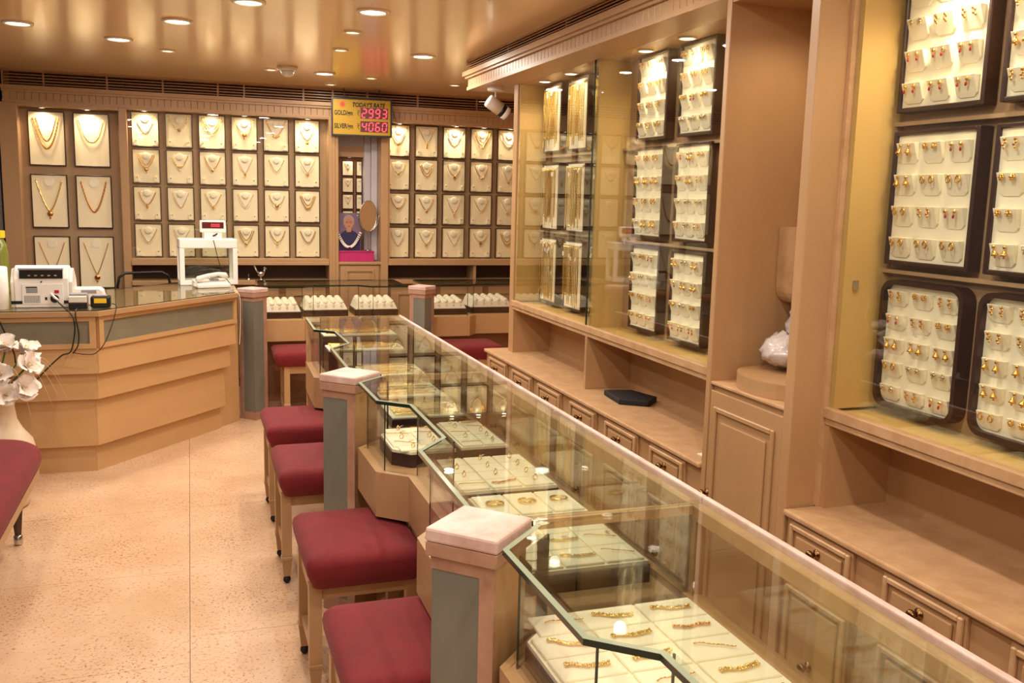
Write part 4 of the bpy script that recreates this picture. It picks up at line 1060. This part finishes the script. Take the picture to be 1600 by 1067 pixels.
# ================================================================ STOOLS
def stool(x, y, label, rz=0, w=.40, d=.50, zt=.53, th=.12, lx=.165, ly=.16, group='red velvet stools'):
    t = thing('stool', label, 'stool', (x, y, 0), rz, group)
    b = MB()
    # puffed cushion: rounded rectangle loops, from underside to crown
    loops = []
    def rrect(w_, d_, r, n=5):
        pts = []
        for cx, cy, a0 in ((w_/2-r, d_/2-r, 0), (-w_/2+r, d_/2-r, PI/2), (-w_/2+r, -d_/2+r, PI), (w_/2-r, -d_/2+r, 1.5*PI)):
            for i in range(n+1): pts.append((cx+r*math.cos(a0+PI/2*i/n), cy+r*math.sin(a0+PI/2*i/n)))
        return pts
    prof = [(-.05, 0), (-.03, 0), (-.022, .004), (-.004, .05), (0, .08), (-.004, .098), (-.018, .112), (-.045, .1185), (-.10, .1215), (-.16, .1225)]
    for ins, z in prof:
        s_ = max(.02, 1); loops.append([(px, py, zt-th+z*th/.12) for px, py in rrect(w+2*ins, d+2*ins, max(.012, .035+ins*.25))])
    n = len(loops[0]); vs = [p for lp in loops for p in lp]
    fs = [(i*n+j, i*n+(j+1) % n, (i+1)*n+(j+1) % n, (i+1)*n+j) for i in range(len(loops)-1) for j in range(n)]
    fs += [tuple(range(n))[::-1], tuple(range((len(loops)-1)*n, len(loops)*n))]
    b.add(vs, fs)
    obj('cushion', b, 'velvet', t, local=True, smooth=True)
    zb = zt-th
    for sx in (-1, 1):
        obj('apron', MB().box(sx*lx-.012, sx*lx+.012, -ly+.02, ly-.02, zb-.055, zb), 'paint', t, local=True)
        obj('stretcher', MB().box(sx*lx-.010, sx*lx+.010, -ly+.02, ly-.02, .13, .16), 'paint_worn', t, local=True)
        obj('apron', MB().box(-lx+.02, lx-.02, sx*ly-.012, sx*ly+.012, zb-.055, zb), 'paint', t, local=True)
        for sy in (-1, 1):
            def sq(h, z, ox=0): return [(sx*lx+i*h, sy*ly+j*h, z) for i, j in ((-1, -1), (1, -1), (1, 1), (-1, 1))]
            rings = [sq(.021, zb), sq(.021, .125), sq(.0235, .122), sq(.0235, .112), sq(.021, .108), sq(.014, .035)]
            lg = MB(); vv = [p for q in rings for p in q]
            lg.add(vv, [(i*4+j, i*4+(j+1) % 4, (i+1)*4+(j+1) % 4, (i+1)*4+j) for i in range(5) for j in range(4)]+[(0, 1, 2, 3), (20, 21, 22, 23)])
            L = obj('leg', lg, 'paint', t, local=True)
            obj('caster', MB().ball((sx*lx, sy*ly, .018), (.017, .017, .018), 10, 6), 'rubber', L, local=True, smooth=True)
    return t
stool(.53, 2.34, 'red velvet stool at the notch of the nearest bay, beside the near post')
stool(.53, 3.17, 'red velvet stool at the notch of the middle bay')
stool(.53, 4.16, 'red velvet stool just past the far post, in front of the farthest bay')
stool(.54, 4.97, 'red velvet stool at the notch of the farthest bay, beside the counter end')
stool(.83, 7.20, 'red velvet stool tucked under the short ring counter', w=.52, d=.42, lx=.17, ly=.15)
stool(2.14, 7.24, 'red velvet stool tucked under the ring counter past the middle post', w=.46, d=.42)
def bench():
    t = thing('bench', 'red velvet bench with stepped tapering legs by the flower vase', 'bench', (-.925, 4.11, 0))
    w, d, zt = .50, 1.5, .52
    def rrect(w_, d_, r, n=8):
        pts = []
        for cx, cy, a0 in ((w_/2-r, d_/2-r, 0), (-w_/2+r, d_/2-r, PI/2), (-w_/2+r, -d_/2+r, PI), (w_/2-r, -d_/2+r, 1.5*PI)):
            for i in range(n+1): pts.append((cx+r*math.cos(a0+PI/2*i/n), cy+r*math.sin(a0+PI/2*i/n)))
        return pts
    loops = [[(px, py, zt-.11+z) for px, py in rrect(w+2*i_, d+2*i_, .23+i_)] for i_, z in ((-.04, 0), (-.015, 0), (0, .04), (0, .065), (-.012, .09), (-.035, .105), (-.08, .11))]
    n = len(loops[0]); b = MB()
    b.add([p for lp in loops for p in lp], [(i*n+j, i*n+(j+1) % n, (i+1)*n+(j+1) % n, (i+1)*n+j) for i in range(len(loops)-1) for j in range(n)]+[tuple(range(n))[::-1], tuple(range((len(loops)-1)*n, len(loops)*n))])
    obj('cushion', b, 'velvet', t, local=True, smooth=True)
    obj('apron', MB().prism(rrect(w-.03, d-.03, .2), zt-.15, zt-.111), 'paint', t, local=True)
    for sx in (-1, 1):
        for sy in (-1, 1):
            x, y = sx*.11, sy*.68
            L = obj('leg', MB().lathe([(.034, zt-.151), (.032, .26), (.036, .25), (.036, .24), (.030, .23), (.014, .045)], (x, y, 0), 4), 'dark_wood', t, local=True)
            obj('ferrule', MB().lathe([(.016, .0), (.02, .01), (.02, .045), (.015, .05)], (x, y, 0), 12), 'steel', L, local=True, smooth=True)
bench()

# ================================================================ BILLING DESK
UD = Vector((.6322, .7748)); ND = Vector((.7748, -.6322))
DC = Vector((-.567, 5.994))
def dcorner(d): return DC+Vector((.475*d, -d))
def dpt(s, d):   # s along the slanted front from the floor corner, d outward offset
    return DC+UD*s+ND*d
def desk():
    t = thing('billing_desk', 'angled tan billing desk with stepped lap boards and a glazed band', 'desk', (-.4, 6.6, 0))
    xl = -1.37
    courses = ((0, .165, 0, 1.185), (.165, .455, .03, 1.195), (.455, .615, .058, 1.225), (.615, .765, .085, 1.26))
    for z0, z1, d, s1 in courses:
        c = dcorner(d); ci = dcorner(d-.035)
        # lap boards lean: bottom edge proud of the one below
        for seg in (0, 1):
            if seg == 0: a, b2, ai, bi = Vector((xl, c.y)), c, Vector((xl, ci.y)), ci
            else: a, b2, ai, bi = c, dpt(s1, d), ci, dpt(s1, d-.035)
            n_ = Vector((0, 1)) if seg == 0 else -ND
            lean = .012
            v = [tuple(p)+(z,) for z in (z0,) for p in (a, b2, bi, ai)]+[tuple(p+(n_*lean if k < 2 else n_*0))+(z1-.001,) for k, p in enumerate((a, b2, bi, ai))]
            obj('lap_board', MB().add(v, [(0, 3, 2, 1), (4, 5, 6, 7), (0, 1, 5, 4), (1, 2, 6, 5), (2, 3, 7, 6), (3, 0, 4, 7)]), 'desk', t)
    obj('end_board', MB().prism([tuple(dpt(1.18, -.02)), tuple(dpt(1.42, -.02)), tuple(dpt(1.42, -.06)), tuple(dpt(1.18, -.06))], 0, .765), 'desk', t)
    ci = dcorner(-.04)
    obj('carcass', MB().prism([(xl, ci.y), tuple(ci), tuple(dpt(1.16, -.04)), (.20, 7.9), (.0, 7.85), (-.60, 7.10), (xl, 7.10)], 0, .765), 'niche_brown', t)
    # glazed band
    d = .088; z0, z1 = .765, .952
    c = dcorner(d)
    for seg in (0, 1):
        if seg == 0: A = Vector((xl, c.y)); B = c-Vector((.012, 0)); n_ = Vector((0, -1))
        else: A = c+UD*.012; B = dpt(1.27, d); n_ = ND
        u = (B-A).normalized(); L = (B-A).length
        def slab(s0, s1, za, zb, o0, o1):
            p = [A+u*s0+n_*o0, A+u*s1+n_*o0, A+u*s1+n_*o1, A+u*s0+n_*o1]
            return MB().prism([tuple(q) for q in p], za, zb)
        fr = obj('glazed_frame', MB(), 'desk', t) if False else None
        fw_ = .035
        f = obj('band_rail', slab(0, L, z1-.026, z1, -.03, 0), 'desk', t)
        obj('band_rail', slab(0, L, z0, z0+.028, -.03, 0), 'desk', t)
        obj('band_stile', slab(L-fw_ if seg == 0 else 0, L if seg == 0 else fw_, z0+.028, z1-.026, -.03, 0), 'desk', t)
        if seg == 1: obj('band_stile', slab(L-fw_, L, z0+.028, z1-.026, -.03, 0), 'desk', t)
        obj('frosted_pane', slab(.0 if seg == 0 else fw_, L-fw_, z0+.028, z1-.026, -.02, -.014), 'frost', t)
        obj('band_back', slab(0, L, z0, z1, -.06, -.034), 'dark_brown', t)
    top = [(xl, 5.885), (-.517, 5.885), (.312, 6.862), (.312, 7.32), (.30, 7.95), (.12, 7.93), (-.10, 7.70), (-.50, 7.22), (-.58, 7.15), (-.70, 7.12), (xl, 7.12)]
    obj('wooden_top', MB().prism(top, .956, .985), 'paint', t)
    obj('glass_sheet', MB().prism(inset(top, .02), .9855, .9905, 0, 1), ['glass_edge', 'glass_top'], t)
    obj('top_support', MB().prism(inset(top, .06), .765, .956), 'niche_brown', t)
desk()
DT = .991
def note_counter():
    t = thing('note_counter', 'white bank note counting machine with rear vents on the billing desk', 'machine', (-.835, 6.11, DT))
    W = .33
    def side(poly, x0, x1):
        b = MB().prism(poly, 0, 1)
        b.v = [(x0+(x1-x0)*p[2], p[0], p[1]) for p in b.v]; return b
    prof = [(-.03, 0), (.20, 0), (.22, .07), (.20, .16), (.10, .238), (.04, .245), (.0, .235), (-.03, .17)]
    obj('shell', side(prof, -W/2+.02, W/2-.02), 'plastic_white', t, local=True, bevel=.006)
    for s in (-1, 1): obj('side_cover', side([(-.025, .0), (.19, 0), (.21, .07), (.19, .15), (.09, .225), (.03, .225), (-.025, .15)], s*(W/2-.02), s*W/2), 'plastic_pale', t, local=True, bevel=.004)
    obj('feed_slot', MB().box(-.115, .115, -.036, -.0, .172, .222), 'black', t, local=True)
    obj('slot_lip', MB().box(-.12, .12, -.040, -.02, .222, .232), 'plastic_grey', t, local=True, bevel=.002)
    for k in range(5): obj('roller', MB().tube([(-.07+k*.035, -.037, .19), (-.055+k*.035, -.037, .19)], .006, 8), 'steel', t, local=True)
    p = obj('rear_plate', MB().box(-.105, .115, -.036, -.03, .02, .14), 'plastic_white', t, local=True, bevel=.003)
    b = MB()
    for k in range(14): b.box(-.094+k*.0062, -.0908+k*.0062, -.0375, -.036, .028, .072)
    obj('vent', b, 'plastic_grey', p, local=True)
    obj('rating_label', MB().box(-.082, -.022, -.0372, -.036, .087, .115), 'plastic_grey', p, local=True)
    obj('label_bar', MB().box(-.084, -.024, -.0374, -.036, .117, .124), 'black', p, local=True)
    obj('power_switch', MB().box(.068, .092, -.039, -.036, .085, .103), 'red_switch', p, local=True)
    obj('socket', MB().lathe([(.024, 0), (.024, .004)], (.068, -.036, .052), 16, axis='y'), 'black', p, local=True)
    obj('jack', MB().box(.016, .028, -.038, -.036, .045, .062), 'black', p, local=True)
    obj('screw', MB().lathe([(.005, 0), (.005, .003)], (0.0, -.034, .152), 10, axis='y'), 'black', t, local=True)
    obj('base_band', MB().box(-W/2-.001, -.106, -.033, .02, .022, .04).box(.116, W/2+.001, -.033, .02, .022, .04), 'black', t, local=True)
    obj('plug', MB().tube([(.05, -.045, .085), (.07, -.06, .062), (.09, -.065, .045)], [.006, .008, .007], 8), 'plastic_white', t, local=True, smooth=True)
note_counter()
def desk_small():
    t = thing('printer_head', 'low white sloping printer behind the card machines', 'printer', (-.595, 6.24, DT))
    b = MB().prism([(-.08, 0), (.10, 0), (.08, .085), (.06, .1), (-.08, .1)], 0, 1); b.v = [(p[0], -.05+.13*p[2], p[1]) for p in b.v]
    obj('shell', b, 'plastic_white', t, local=True, bevel=.005)
    obj('paper_slot', MB().box(-.04, .045, -.052, -.048, .07, .09), 'plastic_grey', t, local=True)
    t = thing('label_printer', 'small silver and black label printer on the desk edge', 'printer', (-.635, 6.02, DT))
    obj('base', MB().box(-.05, .05, -.04, .05, 0, .035), 'black', t, local=True, bevel=.004)
    obj('cover', MB().box(-.05, .05, -.035, .05, .035, .075), 'plastic_pale', t, local=True, bevel=.006)
    obj('cover_lid', MB().box(-.046, .046, -.02, .045, .075, .088), 'plastic_grey', t, local=True, bevel=.004)
    obj('side_trim', MB().box(.05, .054, -.03, .05, .01, .08), 'steel', t, local=True)
    t = thing('card_terminal', 'black card terminal with a yellow sticker at the desk corner', 'terminal', (-.515, 6.05, DT))
    obj('body', MB().box(-.055, .055, -.04, .05, 0, .07), 'black', t, local=True, bevel=.012)
    obj('sticker', MB().box(-.034, .034, -.0415, -.040, .03, .058), 'cap_yellow', t, local=True)
    obj('keypad', MB().box(-.035, .035, -.02, .04, .07, .073), 'plastic_grey', t, local=True)
    solo('paper_sleeve', MB().lathe([(.055, 0), (.058, .1), (.056, .24), (.05, .245)], (-1.06, 6.04, DT), 14), 'plastic_white', 'rolled white paper sleeve left of the note counter', 'paper roll', smooth=True)
    t = thing('water_bottle', 'olive green bottle with a yellow cap behind the desk', 'bottle', (-1.19, 6.95, DT))
    obj('bottle_body', MB().lathe([(.045, 0), (.048, .02), (.048, .26), (.04, .32), (.022, .36), (.022, .375)], n=18), 'bottle_green', t, local=True, smooth=True)
    obj('cap', MB().lathe([(.034, .365), (.034, .41), (.03, .413)], n=18), 'cap_yellow', t, local=True)
    # black desk chair, only its back bar rises over the desk
    c = thing('desk_chair', 'black framed chair behind the billing desk', 'chair', (-.36, 8.08, 0), .3)
    obj('back_bar', MB().tube([(-.21, 0, .46), (-.205, 0, .93), (-.19, 0, 1.0), (-.14, 0, 1.03), (.14, 0, 1.03), (.19, 0, 1.0), (.205, 0, .93), (.21, 0, .46)], .011, 8), 'black', c, local=True, smooth=True)
    obj('back_pad', MB().box(-.19, .19, -.015, .015, .60, .88), 'black_soft', c, local=True, bevel=.012)
    obj('seat', MB().box(-.21, .21, -.30, -.02, .43, .48), 'black_soft', c, local=True, bevel=.015)
    for sx in (-1, 1):
        for y in (.0, -.28): obj('leg', MB().tube([(sx*.2, y, .45), (sx*.21, y, 0)], .011, 8), 'black', c, local=True)
desk_small()
def light_box():
    t = thing('weighing_cabinet', 'white framed glass weighing cabinet on the billing desk', 'weighing scale', (.12, 7.53, DT), .10)
    W, D, H = .42, .22, .345
    hx, hy = W/2, D/2
    for sx in (-1, 1):
        for sy in (-1, 1): obj('corner_post', MB().box(sx*hx, sx*(hx-.035), sy*hy, sy*(hy-.03), .03, H-.07), 'plastic_white', t, local=True, bevel=.003)
    obj('base', MB().box(-hx, hx, -hy, hy, 0, .035), 'plastic_white', t, local=True, bevel=.004)
    obj('hood', MB().box(-hx, hx, -hy, hy, H-.07, H), 'plastic_white', t, local=True, bevel=.008)
    obj('front_glass', MB().box(-hx+.035, hx-.035, -hy+.01, -hy+.014, .035, H-.07), 'glass', t, local=True)
    obj('rear_glass', MB().box(-hx+.035, hx-.035, hy-.014, hy-.01, .035, H-.07), 'glass', t, local=True)
    for s in (-1, 1): obj('side_glass', MB().box(s*(hx-.01), s*(hx-.014), -hy+.03, hy-.03, .035, H-.07), 'glass', t, local=True)
    obj('weighing_pan', MB().lathe([(.07, .045), (.075, .05), (.02, .05), (.018, .035)], n=24), 'steel', t, local=True, smooth=True)
    obj('left_slot', MB().box(-hx-.001, -hx+.006, -hy+.02, -hy+.026, .02, H-.03), 'plastic_grey', t, local=True)
    d = thing('pole_display', 'white pole display with red digits on the weighing cabinet', 'display', (.165, 7.53, DT+H), .06)
    obj('stem', MB().box(-.065, .065, -.02, .02, 0, .055), 'plastic_white', d, local=True, bevel=.004)
    obj('head', MB().box(-.095, .095, -.028, .022, .048, .138), 'plastic_white', d, local=True, bevel=.008)
    s = obj('screen', MB().box(-.08, .078, -.030, -.028, .078, .125), 'led_back', d, local=True)
    for k in range(4):
        b = MB(); digit(b, '0', -.012+k*.0165, .091, .0095, .02, .003, -.032, -.030, 0)
        obj('digit', b, 'led', s, local=True)
    obj('plug', MB().tube([(.0, -.02, .02), (.015, -.035, .028), (.03, -.04, .04)], .006, 8), 'black', d, local=True)
    p = thing('telephone', 'cream desk telephone in front of the weighing cabinet', 'telephone', (.14, 7.27, DT), .25)
    b = MB().prism([(-.085, 0), (.085, 0), (.085, .055), (-.085, .025)], 0, 1); b.v = [(q[2]*.24-.12, q[0], q[1]) for q in b.v]
    obj('body', b, 'plastic_pale', p, local=True, bevel=.006)
    b = MB().tube([(-.11, -.03, .045), (-.10, -.03, .065), (-.03, -.02, .085), (.05, -.01, .095), (.10, 0, .085), (.115, 0, .065)], [.018, .022, .016, .016, .022, .018], 10)
    obj('handset', b, 'plastic_pale', p, local=True, smooth=True)
    obj('cord', MB().tube([(-.11, -.03, .04)]+[(-.13-.01*math.sin(i*1.3), -.03-.005*math.cos(i*1.3)-.004*i, .03-.002*i) for i in range(10)], .004, 5), 'plastic_pale', p, local=True)
    kb = MB()
    for i in range(3):
        for j in range(4): kb.box(.0+i*.022, .016+i*.022, .02+j*.014-.01, .03+j*.014-.01, .046, .056)
    obj('keypad', kb, 'plastic_grey', p, local=True)
light_box()
def cables():
    def cb(label, pts, r, m):
        # Catmull-Rom through the given points
        P = [Vector(p) for p in pts]; out = []
        for i in range(len(P)-1):
            a, b_, c, d = P[max(i-1, 0)], P[i], P[i+1], P[min(i+2, len(P)-1)]
            for k in range(8):
                s = k/8; out.append(.5*((2*b_)+(c-a)*s+(2*a-5*b_+4*c-d)*s*s+(3*b_-a-3*c+d)*s**3))
        out.append(P[-1])
        solo('cable', MB().tube(out, r, 6), m, label, 'cable', smooth=True)
    yf = 5.872
    cb('black power cable from the note counter socket over the desk edge', [(-.755, 6.04, DT+.045), (-.70, 5.93, DT+.012), (-.655, yf, .965), (-.645, yf-.004, .88), (-.67, yf-.006, .76), (-.72, yf-.01, .735), (-.80, yf-.03, .66), (-.90, yf-.06, .55)], .0042, 'black')
    cb('doubled black cable from the label printer down the frosted band', [(-.635, 5.965, DT+.006), (-.637, 5.90, DT+.004), (-.637, yf, .95), (-.625, yf-.004, .86), (-.632, yf-.006, .79), (-.66, yf-.008, .745)], .0036, 'black')
    cb('thin cable looping from the card terminal around the desk corner', [(-.455, 6.07, DT+.02), (-.43, 6.03, DT+.012), (-.43, 5.968, .975), (-.450, 5.935, .90), (-.49, 5.87, .80), (-.54, 5.855, .745), (-.60, yf-.012, .74), (-.66, yf-.012, .752)], .0026, 'black_soft')
    cb('black cable hanging at the wall end of the frosted band', [(-1.05, 5.93, DT+.006), (-1.04, yf, .97), (-1.0, yf-.006, .86), (-.965, yf-.008, .76), (-.96, yf-.01, .70)], .004, 'black')
    cb('white cable drooping at the wall end of the desk', [(-1.12, 5.93, DT+.01), (-1.07, yf-.004, .95), (-1.055, yf-.006, .86), (-1.08, yf-.008, .77), (-1.03, yf-.02, .70)], .004, 'plastic_white')
    cb('black scale cable draped down the front of the weighing cabinet', [(.16, 7.485, DT+.345), (.17, 7.405, DT+.32), (.20, 7.395, DT+.18), (.235, 7.39, DT+.08), (.28, 7.33, DT+.012)], .0028, 'black')
    cb('white cord running down the desk end beside the post', [(.30, 6.95, DT+.004), (.325, 6.93, .95), (.328, 6.95, .80), (.325, 6.96, .68), (.318, 6.96, .60)], .003, 'plastic_pale')
cables()
# ---------------------------------------------------------------- vase with flowers
def vase():
    x, y = -1.01, 5.42
    t = thing('flower_vase', 'tall cream urn shaped floor vase by the desk', 'vase', (x, y, 0))
    obj('urn', MB().lathe([(.14, 0), (.155, .01), (.16, .05), (.19, .22), (.20, .30), (.185, .36), (.14, .42), (.115, .47), (.105, .54), (.115, .60), (.125, .605), (.105, .60), (.095, .54)], n=28), 'vase', t, local=True, smooth=True)
    rnd = random.Random(5)
    def petal(L, W, curl, jag, sd):
        rr = random.Random(sd); b = MB(); n = 9; vs = []
        for i in range(n):
            s = i/(n-1); w_ = W*(math.sin(PI*min(1, .10+s*.86))**.75)*(1 if s < .95 else .35)
            for k in (-2, -1, 0, 1, 2):
                e = abs(k)/2
                vs.append((k*w_/4*(1+rr.uniform(-jag, jag)), L*s*math.cos(curl*s), L*(.55*s-.55*s*s*curl)+.18*w_*e*e+rr.uniform(-jag, jag)*.02*e))
        return b.add(vs, [(i*5+k, i*5+k+1, (i+1)*5+k+1, (i+1)*5+k) for i in range(n-1) for k in range(4)])
    PM = [petal(.125, .078, 1.0, .18, q).mesh('petal', ['petal'], smooth=True) for q in range(2)]+[petal(.11, .07, .75, .18, q+5).mesh('petal', ['petal'], smooth=True) for q in range(2)]
    LM = petal(.20, .06, 1.3, .05, 9).mesh('leaf', ['leaf'], smooth=True)
    blooms = ((.18, -.08, .76, .7, .7), (.07, -.13, .73, 1.0, .1), (.08, -.02, .84, .3, .1), (.15, .03, .82, .3, .6), (.09, -.16, .635, 1.3, .3), (-.06, -.13, .70, 1.0, -.3), (.0, .05, .83, .1, 0), (-.10, .0, .79, .5, -.4), (.0, -.10, .79, .8, .0), (.16, -.11, .66, 1.2, .6))
    for i, (dx, dy, z, tx, ty) in enumerate(blooms):
        f = thing('white_lily', 'large white lily bloom with a green stem in the floor vase', 'flower', (x+dx*.3, y+dy*.3, .56), 0, 'lilies in the floor vase')
        off = Vector((dx*.7, dy*.7, z-.56))
        obj('stem', MB().tube([(0, 0, 0), off*.5+Vector((0, 0, .03)), off], .005, 6), 'leaf', f, local=True, smooth=True)
        for k in range(6):
            q = inst('petal', PM[(k % 2)*2+(i+k) % 2], off, 0, f)
            R = Matrix.Rotation(tx, 4, 'X') @ Matrix.Rotation(ty, 4, 'Y') @ Matrix.Rotation(k*PI/3+i*1.3, 4, 'Z') @ Matrix.Rotation(.35+.3*(k % 2)+rnd.uniform(-.15, .15), 4, 'X')
            q.rotation_euler = R.to_euler(); sc = rnd.uniform(.9, 1.25); q.scale = (sc, sc, sc)
        for k in range(3):
            a = Matrix.Rotation(tx, 4, 'X') @ Matrix.Rotation(ty, 4, 'Y') @ Vector((.012*math.cos(k*2.1), .012*math.sin(k*2.1), .05))
            obj('stamen', MB().tube([off, off+a.to_3d()], [.002, .004], 5), 'straw', f, local=True)
    for i in range(7):
        a = i*.9; f = inst('vase_leaf', LM, (x+.05*math.cos(a), y+.05*math.sin(a), .60)); f.rotation_euler = (.25, 0, a-PI/2); f.scale = (1.2, .9, 1)
        tag(f, 'broad green leaf spilling over the rim of the floor vase', 'leaf', 'leaves in the floor vase')
    for i in range(6):
        a = -1.2+i*.35; L = .28+.05*(i % 3)
        pts = [(x+.05*math.cos(a)+L*s*math.cos(a)*.9, y+.05*math.sin(a)+L*s*math.sin(a), .62+.22*math.sin(s*2.6)-.10*s*s*(1+i % 2)) for s in [k/10 for k in range(11)]]
        solo('dried_stalk', MB().tube(pts, [.0022*(1-.08*k) for k in range(11)], 5), 'straw', 'thin arching dried stalk in the floor vase', 'stalk', 'dried stalks in the floor vase')
vase()
